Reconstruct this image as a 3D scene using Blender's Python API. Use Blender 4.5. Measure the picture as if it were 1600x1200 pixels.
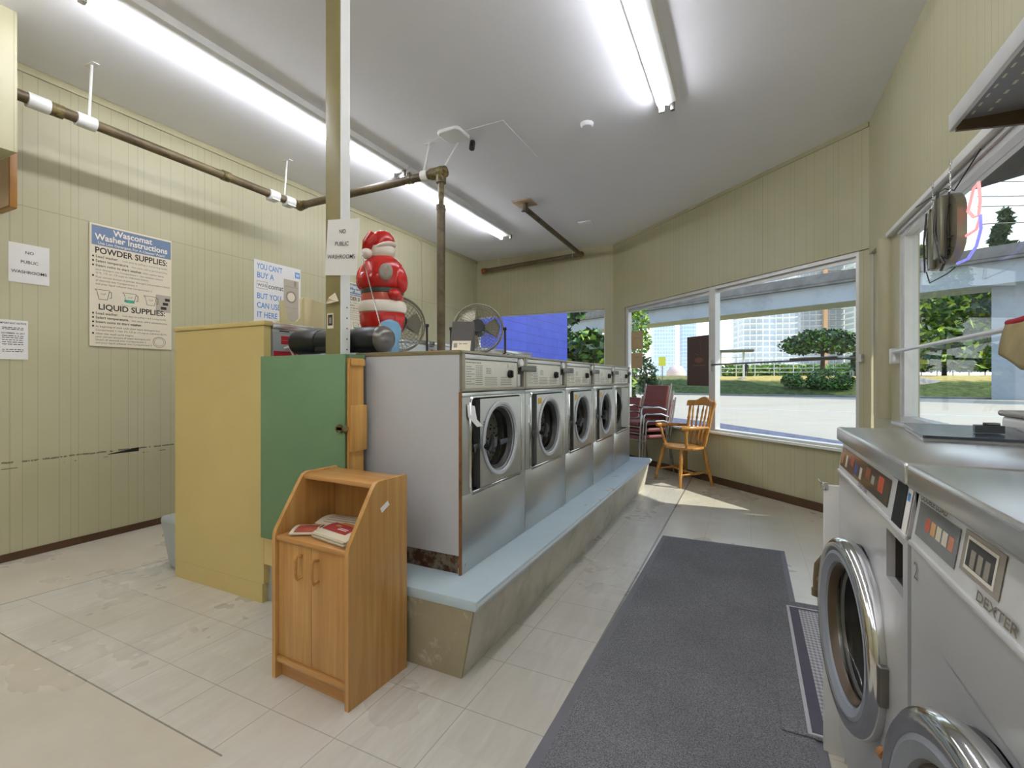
import bpy, bmesh, math, random
from mathutils import Vector, Matrix, Euler
for o in list(bpy.data.objects): bpy.data.objects.remove(o)
random.seed(7)
R = math.radians; PI = math.pi
S = bpy.context.scene
COL = S.collection

# ------------------------------------------------------------------ camera
# room axes: X across the shop (left wall -4.22, right wall 0.867), Y along the rows of washers, Z up
cd = bpy.data.cameras.new('camera'); cd.sensor_width = 36; cd.lens = 747/1600*36; cd.shift_y = -8/1600
cd.clip_start = .02; cd.clip_end = 2000
cam = bpy.data.objects.new('camera', cd); COL.objects.link(cam)
cam.location = (0, 0, 1.16); cam.rotation_euler = (R(90), 0, R(26.2266)); S.camera = cam

# ------------------------------------------------------------------ exposure, sky, sun
S.view_settings.view_transform = 'Standard'; S.view_settings.look = 'None'
S.view_settings.exposure = 0.32; S.view_settings.gamma = 1.0; S.view_settings.use_curve_mapping = False
S.cycles.use_denoising = True
S.cycles.max_bounces = 10; S.cycles.diffuse_bounces = 6; S.cycles.transparent_max_bounces = 16
S.cycles.caustics_reflective = False; S.cycles.caustics_refractive = False
S.cycles.sample_clamp_indirect = 8
TUBE_STRENGTH = 34.0
W = bpy.data.worlds.new('sky'); S.world = W; W.use_nodes = True
wn = W.node_tree.nodes; wl = W.node_tree.links
bg = wn['Background']; bg.inputs['Strength'].default_value = 1.7
tc = wn.new('ShaderNodeTexCoord'); sp = wn.new('ShaderNodeSeparateXYZ'); rp = wn.new('ShaderNodeValToRGB')
wl.new(tc.outputs['Generated'], sp.inputs[0]); wl.new(sp.outputs['Z'], rp.inputs[0]); wl.new(rp.outputs[0], bg.inputs['Color'])
rp.color_ramp.elements[0].position = 0.0; rp.color_ramp.elements[0].color = (1.0, 1.0, 1.0, 1)
rp.color_ramp.elements[1].position = .75; rp.color_ramp.elements[1].color = (.30, .52, .95, 1)
e = rp.color_ramp.elements.new(.2); e.color = (.86, .93, 1.0, 1)
sd = bpy.data.lights.new('sun', 'SUN'); sd.energy = 4.0; sd.angle = R(.6); sd.color = (1, .95, .86)
sun = bpy.data.objects.new('sun', sd); COL.objects.link(sun)
sun.rotation_euler = Vector((-.80, -.08, -.72)).to_track_quat('-Z', 'Y').to_euler()

# ------------------------------------------------------------------ materials
def lin(c):
    if isinstance(c, str):
        c = tuple(int(c[i:i+2], 16)/255 for i in (0, 2, 4))
    return tuple((v/12.92 if v <= .04045 else ((v+.055)/1.055)**2.4) for v in c) + (1,)

class N:
    """small node-graph writer"""
    def __init__(s, name):
        s.m = bpy.data.materials.new(name); s.m.use_nodes = True
        s.t = s.m.node_tree; s.n = s.t.nodes; s.b = s.n['Principled BSDF']
        s.tc = None
    def new(s, typ): return s.n.new('ShaderNode'+typ)
    def put(s, sock, v):
        if hasattr(v, 'is_linked') or isinstance(v, bpy.types.NodeSocket): s.t.links.new(v, sock)
        elif v is not None: sock.default_value = v
    def obj(s):
        if not s.tc: s.tc = s.new('TexCoord')
        return s.tc.outputs['Object']
    def math(s, op, a, b=None, c=None, clamp=False):
        n = s.new('Math'); n.operation = op; n.use_clamp = clamp
        for i, v in enumerate((a, b, c)):
            if v is not None: s.put(n.inputs[i], v)
        return n.outputs[0]
    def axis(s, d, vec=None):
        n = s.new('VectorMath'); n.operation = 'DOT_PRODUCT'
        s.put(n.inputs[0], vec or s.obj()); n.inputs[1].default_value = d
        return n.outputs['Value']
    def noise(s, scale=5, detail=4, rough=.6, stretch=(1, 1, 1), vec=None, dist=0):
        mp = s.new('Mapping'); s.put(mp.inputs['Vector'], vec or s.obj()); mp.inputs['Scale'].default_value = stretch
        n = s.new('TexNoise'); s.put(n.inputs['Vector'], mp.outputs[0])
        n.inputs['Scale'].default_value = scale; n.inputs['Detail'].default_value = detail
        n.inputs['Roughness'].default_value = rough; n.inputs['Distortion'].default_value = dist
        return n.outputs['Fac']
    def ramp(s, f, p0, p1, c0=(0, 0, 0, 1), c1=(1, 1, 1, 1)):
        n = s.new('ValToRGB'); s.put(n.inputs[0], f)
        n.color_ramp.elements[0].position = p0; n.color_ramp.elements[0].color = c0
        n.color_ramp.elements[1].position = p1; n.color_ramp.elements[1].color = c1
        return n.outputs[0]
    def mix(s, f, a, b, mode='MIX'):
        n = s.new('MixRGB'); n.blend_type = mode
        s.put(n.inputs[0], f); s.put(n.inputs[1], a); s.put(n.inputs[2], b)
        return n.outputs[0]
    def line(s, coord, period, off, w):
        """1 where coord lies within w of off (mod period)"""
        a = s.math('ADD', coord, 1000*period - off + w/2)
        return s.math('LESS_THAN', s.math('MODULO', a, period), w)
    def bump(s, h, strength=.3, dist=.01):
        n = s.new('Bump'); n.inputs['Strength'].default_value = strength; n.inputs['Distance'].default_value = dist
        s.put(n.inputs['Height'], h); s.t.links.new(n.outputs[0], s.b.inputs['Normal'])
    def out(s, col=None, rough=.5, metal=0, spec=None):
        s.put(s.b.inputs['Base Color'], col); s.put(s.b.inputs['Roughness'], rough); s.b.inputs['Metallic'].default_value = metal
        if spec is not None: s.b.inputs['Specular IOR Level'].default_value = spec
        return s.m

def mat(name, c, rough=.5, metal=0, var=.12, scale=8, bump=0, bscale=None, stretch=(1, 1, 1), spec=None):
    n = N(name); a = lin(c); k = 1-var
    d = tuple(v*k for v in a[:3])+(1,)
    f = n.noise(scale, 4, .6, stretch)
    col = n.ramp(f, .3, .7, d, a)
    if bump: n.bump(n.noise(bscale or scale*4, 3, .6, stretch), bump, .005)
    return n.out(col, rough, metal, spec)

def emit(name, c, strength):
    n = N(name); n.b.inputs['Emission Color'].default_value = lin(c); n.b.inputs['Emission Strength'].default_value = strength
    return n.out(lin(c), .4)

def glass(name, tint=(.97, 1, .99), refl=1.0):
    m = bpy.data.materials.new(name); m.use_nodes = True; n = m.node_tree.nodes; l = m.node_tree.links
    n.remove(n['Principled BSDF']); tr = n.new('ShaderNodeBsdfTransparent'); gl = n.new('ShaderNodeBsdfGlossy'); mx = n.new('ShaderNodeMixShader')
    lw = n.new('ShaderNodeLayerWeight'); pw = n.new('ShaderNodeMath'); pw.operation = 'POWER'; pw.inputs[1].default_value = 5; l.new(lw.outputs['Facing'], pw.inputs[0])
    k = n.new('ShaderNodeMath'); k.operation = 'MULTIPLY_ADD'; k.inputs[1].default_value = .28*refl; k.inputs[2].default_value = .025*refl
    tr.inputs[0].default_value = tint+(1,); gl.inputs['Roughness'].default_value = .01
    l.new(pw.outputs[0], k.inputs[0]); l.new(k.outputs[0], mx.inputs[0]); l.new(tr.outputs[0], mx.inputs[1]); l.new(gl.outputs[0], mx.inputs[2])
    l.new(mx.outputs[0], n['Material Output'].inputs[0]); return m

DV = (.7297, -.6838, 0)      # along the angled front wall
def panel_wall(name, d, crack=False):
    n = N(name); base = lin('bbb698'); s = n.axis(d); z = n.axis((0, 0, 1))
    f = n.noise(1.3, 4, .6)
    col = n.ramp(f, .3, .75, lin('b1ac89'), base)
    g = None
    for off in (0, .043, .16, .235, .345):
        k = n.line(s, .4064, off, .004); g = k if g is None else n.math('MAXIMUM', g, k)
    seam = n.line(s, 1.2192, .1, .007); g2 = n.math('MAXIMUM', g, seam)
    hs = n.math('LESS_THAN', n.math('ABSOLUTE', n.math('SUBTRACT', z, 2.285)), .004)
    allg = n.math('MAXIMUM', g2, hs) if crack else g2
    col = n.mix(n.math('MULTIPLY', allg, .30), col, lin('6b6646'))
    if crack:
        # chipped paint along the chair-rail seam, and the torn gap beside it
        c1 = n.math('LESS_THAN', n.math('ABSOLUTE', n.math('SUBTRACT', z, n.math('ADD', .616, n.math('MULTIPLY', n.noise(9, 4, .7), .02)))), .0055)
        c1 = n.math('MULTIPLY', c1, n.math('GREATER_THAN', n.noise(14, 5, .7, (1, 3, 1)), .47))
        c2 = n.math('LESS_THAN', n.math('ABSOLUTE', n.math('SUBTRACT', z, .588)), .003)
        c2 = n.math('MULTIPLY', c2, n.math('GREATER_THAN', n.noise(6, 5, .7, (1, 2, .2)), .56))
        y = n.axis((0, 1, 0)); ty = n.math('SUBTRACT', y, 1.84)
        up = n.math('LESS_THAN', z, n.math('ADD', .607, n.math('MULTIPLY', ty, .13)))
        tri = n.math('MULTIPLY', n.math('MULTIPLY', up, n.math('GREATER_THAN', z, .603)), n.math('MULTIPLY', n.math('GREATER_THAN', ty, 0), n.math('LESS_THAN', ty, .2)))
        col = n.mix(n.math('MULTIPLY', n.math('MAXIMUM', c1, c2), .8), col, lin('4d4a38'))
        scuff = n.math('MULTIPLY', n.math('GREATER_THAN', n.noise(11, 6, .75, (1, .6, 2)), .70), n.math('LESS_THAN', z, .5))
        col = n.mix(n.math('MULTIPLY', scuff, .5), col, lin('6f6c55'))
        col = n.mix(tri, col, lin('0c0b08'))
    n.bump(n.math('SUBTRACT', 1, allg), .25, .004)
    return n.out(col, .42)

def floor_mat():
    n = N('vinyl_tile_floor'); x = n.axis((1, 0, 0)); y = n.axis((0, 1, 0))
    st = n.noise(5, 7, .7, (3.2, .6, 1), dist=1.2); st2 = n.noise(1.6, 4, .6)
    tile = n.ramp(st, .30, .70, lin('c4beb3'), lin('dcd8ce'))
    tile = n.mix(n.ramp(st2, .45, .75), tile, lin('d0cabf'))
    gx = n.line(x, .305, -.586 % .305, .0035); gy = n.line(y, .305, 1.741 % .305, .0035)
    cx = n.math('FLOOR', n.math('DIVIDE', n.math('ADD', x, 100), .305)); cy = n.math('FLOOR', n.math('DIVIDE', n.math('ADD', y, 100), .305))
    wn_ = n.new('TexWhiteNoise'); wn_.noise_dimensions = '2D'
    cb = n.new('CombineXYZ'); n.put(cb.inputs[0], cx); n.put(cb.inputs[1], cy); n.put(wn_.inputs['Vector'], cb.outputs[0])
    tile = n.mix(n.math('MULTIPLY', wn_.outputs['Value'], .22), tile, lin('b7b1a5'))
    gr = n.math('MULTIPLY', n.math('MAXIMUM', gx, gy), .5)
    tile = n.mix(gr, tile, lin('6c675c'))
    cream = n.ramp(n.noise(2.5, 5, .6), .3, .7, lin('cdc5b2'), lin('dbd4c3'))
    cream = n.mix(n.math('MULTIPLY', n.math('MAXIMUM', gx, gy), .28), cream, lin('7f786a'))
    isr = n.math('GREATER_THAN', x, -.586)
    col = n.mix(isr, tile, cream)
    lino = n.ramp(n.noise(3, 5, .6), .3, .7, lin('c6bcab'), lin('d2c9ba'))
    inl = n.math('MAXIMUM', n.math('LESS_THAN', x, n.math('ADD', -3.575, n.math('MULTIPLY', y, .13))), n.math('MULTIPLY', n.math('LESS_THAN', y, .925), n.math('LESS_THAN', x, -1.45)))
    col = n.mix(inl, col, lino)
    # seams and old scuffs
    sx = n.math('LESS_THAN', n.math('ABSOLUTE', n.math('ADD', x, .586)), .006)
    sl = n.math('LESS_THAN', n.math('ABSOLUTE', n.math('SUBTRACT', x, n.math('ADD', -3.575, n.math('MULTIPLY', y, .13)))), .005)
    sy = n.math('MULTIPLY', n.math('LESS_THAN', n.math('ABSOLUTE', n.math('SUBTRACT', y, .925)), .003), n.math('LESS_THAN', x, -1.45))
    col = n.mix(n.math('MULTIPLY', n.math('MAXIMUM', n.math('MAXIMUM', sx, sl), sy), .75), col, lin('5d584e'))
    sc = n.math('MULTIPLY', n.ramp(n.noise(6, 12, .85, (1.0, 3.4, 1), dist=1.2), .60, .70), n.ramp(n.noise(1.1, 3, .5), .45, .62))
    sc = n.math('MULTIPLY', sc, n.math('LESS_THAN', x, -1.2))
    col = n.mix(n.math('MULTIPLY', sc, .75), col, lin('4c4a44'))
    n.bump(n.math('ADD', n.math('MULTIPLY', n.math('MAXIMUM', gx, gy), -1), n.math('MULTIPLY', st2, .6)), .08, .004)
    return n.out(col, n.ramp(st2, .3, .8, (.24, .24, .24, 1), (.38, .38, .38, 1)), 0)

def wood(name, c0, c1, ax=2, rough=.38, sc=1.0):
    n = N(name); st = [34*sc, 34*sc, 34*sc]; st[ax] = 1.4*sc
    a = n.noise(1, 5, .65, st, dist=.6); st2 = [7*sc, 7*sc, 7*sc]; st2[ax] = .5*sc
    b = n.noise(1, 3, .6, st2, dist=.8)
    col = n.mix(n.ramp(a, .35, .72), lin(c1), lin(c0))
    col = n.mix(n.math('MULTIPLY', n.ramp(b, .5, .62), .35), col, lin(c0))
    return n.out(col, rough)

def steel(name, c='cdcdcb', rough=.3, ax=2):
    n = N(name); st = [90, 90, 90]; st[ax] = 1.5
    st = [v*3 if v > 10 else v for v in st]
    a = n.noise(1, 2, .5, st); b = n.noise(1.6, 3, .6)
    n.bump(n.noise(2.5, 1, .5), .012, .03)
    col = n.ramp(b, .1, .9, tuple(v*.84 for v in lin(c)[:3])+(1,), lin(c))
    return n.out(col, n.ramp(b, .1, .9, (rough*.85,)*3+(1,), (rough*1.15,)*3+(1,)), .78)

def patchy(name, base, spot, p0, p1, scale, rough=.5, base2=None, bump=.2):
    n = N(name); f = n.noise(scale, 7, .68, dist=.3)
    c = n.ramp(n.noise(scale*.4, 4, .6), .3, .7, lin(base2 or base), lin(base))
    col = n.mix(n.ramp(f, p0, p1), c, lin(spot))
    n.bump(n.noise(scale*6, 5, .7), bump, .006)
    return n.out(col, rough)

def speck(name, c0, c1, scale, rough=.95, bump=.6):
    n = N(name); f = n.noise(scale, 2, .9); g = n.noise(3, 4, .6)
    col = n.mix(n.math('MULTIPLY', n.ramp(g, .35, .7), .3), n.ramp(f, .34, .66, lin(c0), lin(c1)), lin(c0))
    n.bump(f, bump, .004)
    return n.out(col, rough, 0, .1)

M = {}
M['wall_y'] = panel_wall('olive_panel_left', (0, 1, 0), True)
M['wall_r'] = panel_wall('olive_panel_right', (0, 1, 0))
M['wall_x'] = panel_wall('olive_panel_far', (1, 0, 0))
M['wall_d'] = panel_wall('olive_panel_front', DV)
M['olive'] = mat('olive_paint', 'b0aa88', .42, var=.06)
M['olive_post'] = mat('olive_post_paint', '8c8055', .4, var=.12)
M['ceiling'] = mat('ceiling_white', 'f0f0f3', .8, var=.03, scale=2)
M['floor'] = floor_mat()
M['brownbase'] = mat('brown_vinyl', '553a24', .35, var=.25)
M['white'] = mat('white_paint', 'e6e6e2', .4, var=.05)
M['alu'] = mat('white_aluminium', 'd8d8d6', .35, .25, var=.08)
M['paper'] = mat('paper', 'e9e6e2', .8, var=.03)
M['cream_paper'] = mat('cream_poster', 'e3d8bf', .55, var=.04)
M['ink'] = mat('ink', '2b2723', .7, var=.05)
M['inkgrey'] = mat('grey_ink', '6e665a', .7, var=.05)
M['blueband'] = mat('slate_blue_print', '6c7f9c', .6, var=.04)
M['blueink'] = mat('blue_ink', '4d8ac6', .6, var=.04)
M['greenink'] = mat('green_ink', '38a98a', .6, var=.04)
M['greyprint'] = mat('grey_print', '8f887c', .6, var=.1)
M['taupe'] = mat('taupe_print', 'b4a996', .6, var=.06)
M['lettercream'] = mat('cream_ink', 'efe6d2', .6, var=.02)
M['yellow'] = mat('beige_yellow_paint', 'cdb87a', .45, var=.08, scale=2)
M['green'] = patchy('green_painted_plywood', '6b8b63', 'c0b48a', .74, .77, 7, .55, '63825e', .1)
M['lumber'] = wood('raw_lumber', 'b98340', 'd8a85e', 2, .6, .6)
M['oak'] = wood('oak_laminate', 'a8753c', 'c69a5c', 2, .34)
M['oak_h'] = wood('oak_laminate_cross', 'a8753c', 'c49458', 0, .32)
M['chairwood'] = wood('varnished_chair_wood', '9a6426', 'c8924a', 2, .25, .8)
M['steel'] = steel('stainless_front')
M['steel_near'] = steel('stainless_near', 'dcdcdc', .3)
M['steel_near'].node_tree.nodes['Principled BSDF'].inputs['Metallic'].default_value = .5
M['steel_h'] = steel('stainless_top', 'd2d2d0', .26, 1)
M['chrome'] = mat('chrome', 'd5d5d5', .12, 1, var=.03)
M['darksteel'] = mat('dull_steel', '77756f', .4, .9, var=.15)
M['greypaint'] = mat('grey_white_panel', 'c3c3c6', .45, var=.05, scale=2)
M['brownmetal'] = patchy('brown_rusty_edge', '8a5a2e', '4a2c18', .5, .7, 10, .6)
M['olivemetal'] = mat('olive_trim', '8b7f60', .4, .3, var=.1)
M['housing'] = mat('console_frame', 'a39a88', .35, .5, var=.12)
M['plate'] = mat('console_plate', 'e0dbce', .42, .1, var=.05)
M['black'] = mat('black_plastic', '17171a', .35, var=.2)
M['dark'] = mat('dark_cavity', '0e0d0c', .7, var=.2)
M['rubber'] = mat('grey_rubber_seal', '3c3b39', .5, var=.1)
M['rust'] = patchy('rust', '8d8a7c', '4b2a14', .45, .55, 12, .9, '6d5c44')
M['concrete'] = patchy('bare_concrete', 'd0c9ba', 'aaa28e', .45, .72, 3.5, .75, 'c6beae')
M['concrete_end'] = patchy('stained_concrete', 'a89e84', 'dad3c2', .56, .74, 7, .8, '988d72')
M['bluepaint'] = patchy('pale_blue_painted_slab', 'c8d8de', 'b59c74', .63, .67, 5, .4, 'b9ced8', .15)
M['greyslab'] = patchy('grey_blue_painted_concrete', 'a4a9a6', '6a665c', .68, .75, 7, .6, '999e9c', .15)
M['rug'] = speck('charcoal_carpet', '545456', '9a9a9e', 230)
M['rugedge'] = mat('rubber_edge', '75747a', .6, var=.1)
M['pipe'] = patchy('brown_iron_pipe', '5f5034', '3b2c1a', .45, .7, 6, .45, '6b5c3e', .1)
M['pipecap'] = mat('orange_rust_cap', '8a4a1c', .6)
M['brass'] = patchy('worn_brass', '7a6a38', '3f3114', .4, .6, 30, .4)
M['red'] = mat('red_plastic', 'c0211c', .22, var=.18, scale=5)
M['redpale'] = mat('faded_red_plastic', 'b8503f', .3, var=.2, scale=6)
M['whiteplastic'] = mat('ivory_plastic', 'ece2d4', .35, var=.06)
M['belt'] = mat('dark_belt', '42463c', .4)
M['bluesack'] = mat('pale_blue_plastic', '7fb0d0', .35, var=.15)
M['creamplastic'] = mat('cream_plastic', 'd3c697', .4, var=.1, scale=3)
M['redlabel'] = mat('red_label', 'c0202c', .5, var=.1)
M['burgundy'] = mat('burgundy_vinyl', '7d4444', .5, var=.15)
M['tubechrome'] = mat('chair_chrome', 'bdbdbb', .25, .9, var=.05)
M['wire'] = mat('dark_wire', '2a2622', .5)
M['fanmetal'] = mat('fan_wire_steel', '8f8a78', .35, .8, var=.1)
M['blue_brick'] = None
M['glass'] = glass('window_glass')
M['doorglass'] = glass('washer_glass', (.92, .92, .90), 1.3)
M['smoke'] = glass('smoked_film', (.62, .62, .66), 1.0)
M['tube'] = emit('fluorescent_tube', 'f3f5ff', TUBE_STRENGTH)
M['sock'] = mat('lamp_socket', 'cfcfcd', .5)
M['neonred'] = emit('neon_red', 'ff9a9a', .8)
M['neonblue'] = emit('neon_blue', '8f8fff', .6)
M['leaf'] = mat('leaf_green', '5c8a35', .6, var=.5, scale=1.2)
M['leafdark'] = mat('leaf_dark', '33502a', .6, var=.5, scale=1.0)
M['leafbright'] = mat('leaf_bright', '9fbb3f', .6, var=.4, scale=1.2)
M['conifer'] = mat('conifer_green', '5f7a34', .7, var=.6, scale=.8)
M['bark'] = mat('bark', '4b4034', .9, var=.4)
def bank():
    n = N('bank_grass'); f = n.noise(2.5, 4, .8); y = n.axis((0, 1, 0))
    near = n.ramp(f, .34, .66, lin('343f22'), lin('626b3c')); far = n.ramp(f, .3, .7, lin('a8924e'), lin('d0b878'))  # shade on the slope and sun on the level top painted into the grass
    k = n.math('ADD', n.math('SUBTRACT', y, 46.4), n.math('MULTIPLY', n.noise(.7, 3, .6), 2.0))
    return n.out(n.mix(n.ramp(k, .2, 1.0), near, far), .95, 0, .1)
M['grass'] = bank()
M['road'] = mat('sunlit_road', 'b3a48e', .9, var=.1, scale=1.2)
M['shade_grey'] = speck('painted_shade_grey', '55555f', '7a7a86', 6, .9, .3)  # dark tone stands in for shade on the ground
M['guideway'] = patchy('guideway_concrete', '9aa1a8', '7d8288', .5, .8, .5, .9, '8f979f', .05)
M['parapet'] = patchy('weathered_parapet', '7d7a76', '5d5a56', .4, .7, 1, .9, '74716e', .05)
M['boulder'] = patchy('boulder', 'a29a94', '6c665e', .4, .7, 2, .9)
M['railwhite'] = mat('fence_white', 'd9dcd8', .6)
M['soffit'] = mat('dark_soffit', '4a4540', .8, var=.2)
M['red_cloth'] = mat('red_cloth', 'a31a2c', .9, var=.2)
M['tan_cloth'] = mat('tan_lining', '9c8c62', .95, var=.25, scale=14)
M['folder'] = mat('slate_lid', '3d434d', .22, var=.1)
M['brownsign'] = patchy('dark_brown_print', '4a3a34', '7a4a34', .62, .8, 3, .5, '44352f', 0)
M['tanpaper'] = mat('faded_tan_paper', 'b8a078', .8, var=.1)
M['darkskin'] = mat('dark_clothing', '3a3c44', .9)

def brick_blue():
    n = N('blue_block_wall'); y = n.axis((0, 1, 0)); z = n.axis((0, 0, 1))
    gz = n.line(z, .2, .0, .012); gy = n.line(y, .4, 0, .012)
    fl = n.math('MULTIPLY', n.line(y, .1, .02, .018), n.math('GREATER_THAN', y, 10.0))
    col = n.ramp(n.noise(2, 4, .6), .3, .7, lin('26348f'), lin('303f9e'))
    col = n.mix(n.math('MULTIPLY', n.math('MAXIMUM', gz, n.math('MULTIPLY', gy, .4)), .8), col, lin('121a58'))
    col = n.mix(n.math('MULTIPLY', fl, .7), col, lin('141c60'))
    n.bump(n.math('SUBTRACT', 1, n.math('MAXIMUM', gz, fl)), .4, .02)
    return n.out(col, .5)
M['blue_brick'] = brick_blue()

def drum_mat():
    n = N('perforated_drum'); v = n.new('TexVoronoi'); n.put(v.inputs['Vector'], n.obj()); v.inputs['Scale'].default_value = 55
    dots = n.math('LESS_THAN', v.outputs['Distance'], .30)
    return n.out(n.mix(dots, lin('c9c6bf'), lin('1a1918')), .35, .3)
M['drum'] = drum_mat()
def mat2():
    n = N('ribbed_mat'); x = n.axis((1, 0, 0)); y = n.axis((0, 1, 0))
    a = n.math('SINE', n.math('MULTIPLY', y, 260)); b = n.math('SINE', n.math('MULTIPLY', x, 420))
    w = n.math('ADD', n.math('MULTIPLY', a, .25), n.math('ADD', n.math('MULTIPLY', b, .2), .5))
    col = n.mix(w, lin('6e6e76'), lin('c9c9cc')); n.bump(w, .5, .004); return n.out(col, .9)
M['ribbed'] = mat2()
def tower_mat(name, c_glass, c_slab, fh, mw, dirv):
    n = N(name); z = n.axis((0, 0, 1)); s = n.axis(dirv)
    g = n.math('MAXIMUM', n.line(z, fh, 0, fh*.26), n.line(s, mw, 0, mw*.16))
    col = n.mix(g, n.ramp(n.noise(.12, 3, .7), .3, .7, lin(c_glass), tuple(min(1, v*1.35) for v in lin(c_glass)[:3])+(1,)), lin(c_slab))
    return n.out(col, .4)

# ------------------------------------------------------------------ mesh builder
class MB:
    def __init__(s): s.bm = bmesh.new(); s.mi = 0; s.xf = None
    def merge(s, t, xf=None):
        for f in t.faces: f.material_index = s.mi
        m = bpy.data.meshes.new('tmp'); t.to_mesh(m); t.free()
        if xf is not None: m.transform(xf)
        if s.xf is not None: m.transform(s.xf)
        s.bm.from_mesh(m); bpy.data.meshes.remove(m); return s
    def box(s, x0, y0, z0, x1, y1, z1, bev=0, seg=2, rot=None):
        t = bmesh.new(); bmesh.ops.create_cube(t, size=1)
        c = ((x0+x1)/2, (y0+y1)/2, (z0+z1)/2); d = (abs(x1-x0), abs(y1-y0), abs(z1-z0))
        for v in t.verts: v.co = Vector((v.co.x*d[0], v.co.y*d[1], v.co.z*d[2]))
        if bev: bmesh.ops.bevel(t, geom=t.edges[:], offset=min(bev, min(d)*.45), segments=seg, affect='EDGES', profile=.5)
        m = Matrix.Translation(c)
        if rot: m = m @ Euler(rot).to_matrix().to_4x4()
        return s.merge(t, m)
    def cyl(s, p0, p1, r0, r1=None, n=16, caps=True):
        p0, p1 = Vector(p0), Vector(p1); r1 = r0 if r1 is None else r1; t = bmesh.new()
        bmesh.ops.create_cone(t, cap_ends=caps, segments=n, radius1=r0, radius2=r1, depth=(p1-p0).length)
        q = (p1-p0).to_track_quat('Z', 'Y').to_matrix().to_4x4()
        return s.merge(t, Matrix.Translation((p0+p1)/2) @ q)
    def tube(s, pts, r, n=8, closed=False):
        pts = [Vector(p) for p in pts]; t = bmesh.new(); rings = []; N_ = len(pts); up = None
        for i, p in enumerate(pts):
            a = pts[(i-1) % N_] if (closed or i > 0) else p; b = pts[(i+1) % N_] if (closed or i < N_-1) else p
            d = (b-a).normalized()
            if up is None: up = Vector((0, 0, 1)) if abs(d.z) < .9 else Vector((1, 0, 0))
            sx = d.cross(up); 
            if sx.length < 1e-5: sx = d.cross(Vector((.3, 1, .2)))
            sx.normalize(); sy = sx.cross(d).normalized(); up = sy
            rr = r[i] if isinstance(r, (list, tuple)) else r
            rings.append([t.verts.new(p + sx*rr*math.cos(2*PI*k/n) + sy*rr*math.sin(2*PI*k/n)) for k in range(n)])
        for i in range(N_ if closed else N_-1):
            A, B = rings[i], rings[(i+1) % N_]
            for k in range(n): t.faces.new((A[k], A[(k+1) % n], B[(k+1) % n], B[k]))
        if not closed: t.faces.new(rings[0][::-1]); t.faces.new(rings[-1])
        bmesh.ops.recalc_face_normals(t, faces=t.faces[:])
        return s.merge(t)
    def lathe(s, prof, o=(0, 0, 0), axis=(0, 0, 1), n=24, sx=1, sy=1, caps=True):
        t = bmesh.new(); rings = []
        for r, z in prof: rings.append([t.verts.new((r*math.cos(2*PI*k/n)*sx, r*math.sin(2*PI*k/n)*sy, z)) for k in range(n)])
        for A, B in zip(rings, rings[1:]):
            for k in range(n): t.faces.new((A[k], A[(k+1) % n], B[(k+1) % n], B[k]))
        if caps:
            if prof[0][0] > 1e-4: t.faces.new(rings[0][::-1])
            if prof[-1][0] > 1e-4: t.faces.new(rings[-1])
        bmesh.ops.remove_doubles(t, verts=t.verts[:], dist=1e-5)
        q = Vector(axis).to_track_quat('Z', 'Y').to_matrix().to_4x4()
        return s.merge(t, Matrix.Translation(o) @ q)
    def ell(s, c, r, rot=None, u=18, v=12):
        t = bmesh.new(); bmesh.ops.create_uvsphere(t, u_segments=u, v_segments=v, radius=1)
        m = Matrix.Translation(c)
        if rot: m = m @ Euler(rot).to_matrix().to_4x4()
        return s.merge(t, m @ Matrix.Diagonal((r[0], r[1], r[2], 1)))
    def prism(s, pts, vec):
        """polygon of 3D points extruded along vec"""
        t = bmesh.new(); a = [t.verts.new(p) for p in pts]; b = [t.verts.new(Vector(p)+Vector(vec)) for p in pts]; n = len(a)
        t.faces.new(a[::-1]); t.faces.new(b)
        for i in range(n): t.faces.new((a[i], a[(i+1) % n], b[(i+1) % n], b[i]))
        bmesh.ops.recalc_face_normals(t, faces=t.faces[:]); return s.merge(t)
    def plate_hole(s, y0, y1, z0, z1, cy, cz, r, x0, x1, n=48):
        """plate in the YZ plane between x0 (back) and x1 (front) with a round hole"""
        t = bmesh.new(); L = []
        for x in (x0, x1):
            o_, i_ = [], []
            for k in range(n):
                a = 2*PI*k/n; c, q = math.cos(a), math.sin(a)
                i_.append(t.verts.new((x, cy+r*c, cz+r*q)))
                f = min(((y1-cy) if c > 0 else (cy-y0))/max(abs(c), 1e-6), ((z1-cz) if q > 0 else (cz-z0))/max(abs(q), 1e-6))
                o_.append(t.verts.new((x, cy+f*c, cz+f*q)))
            L.append((o_, i_))
        for j in range(n):
            k = (j+1) % n
            t.faces.new((L[1][0][j], L[1][0][k], L[1][1][k], L[1][1][j])); t.faces.new((L[0][0][j], L[0][1][j], L[0][1][k], L[0][0][k]))
            t.faces.new((L[0][1][j], L[1][1][j], L[1][1][k], L[0][1][k])); t.faces.new((L[0][0][j], L[0][0][k], L[1][0][k], L[1][0][j]))
        # exact corners
        for x, (o_, i_) in zip((x0, x1), L):
            for yy, zz in ((y0, z0), (y0, z1), (y1, z0), (y1, z1)):
                v = min(o_, key=lambda q: (q.co.y-yy)**2+(q.co.z-zz)**2); v.co = (x, yy, zz)
        bmesh.ops.recalc_face_normals(t, faces=t.faces[:]); return s.merge(t)
    def quads(s, vs, fs):
        t = bmesh.new(); a = [t.verts.new(v) for v in vs]
        for f in fs: t.faces.new([a[i] for i in f])
        return s.merge(t)
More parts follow.
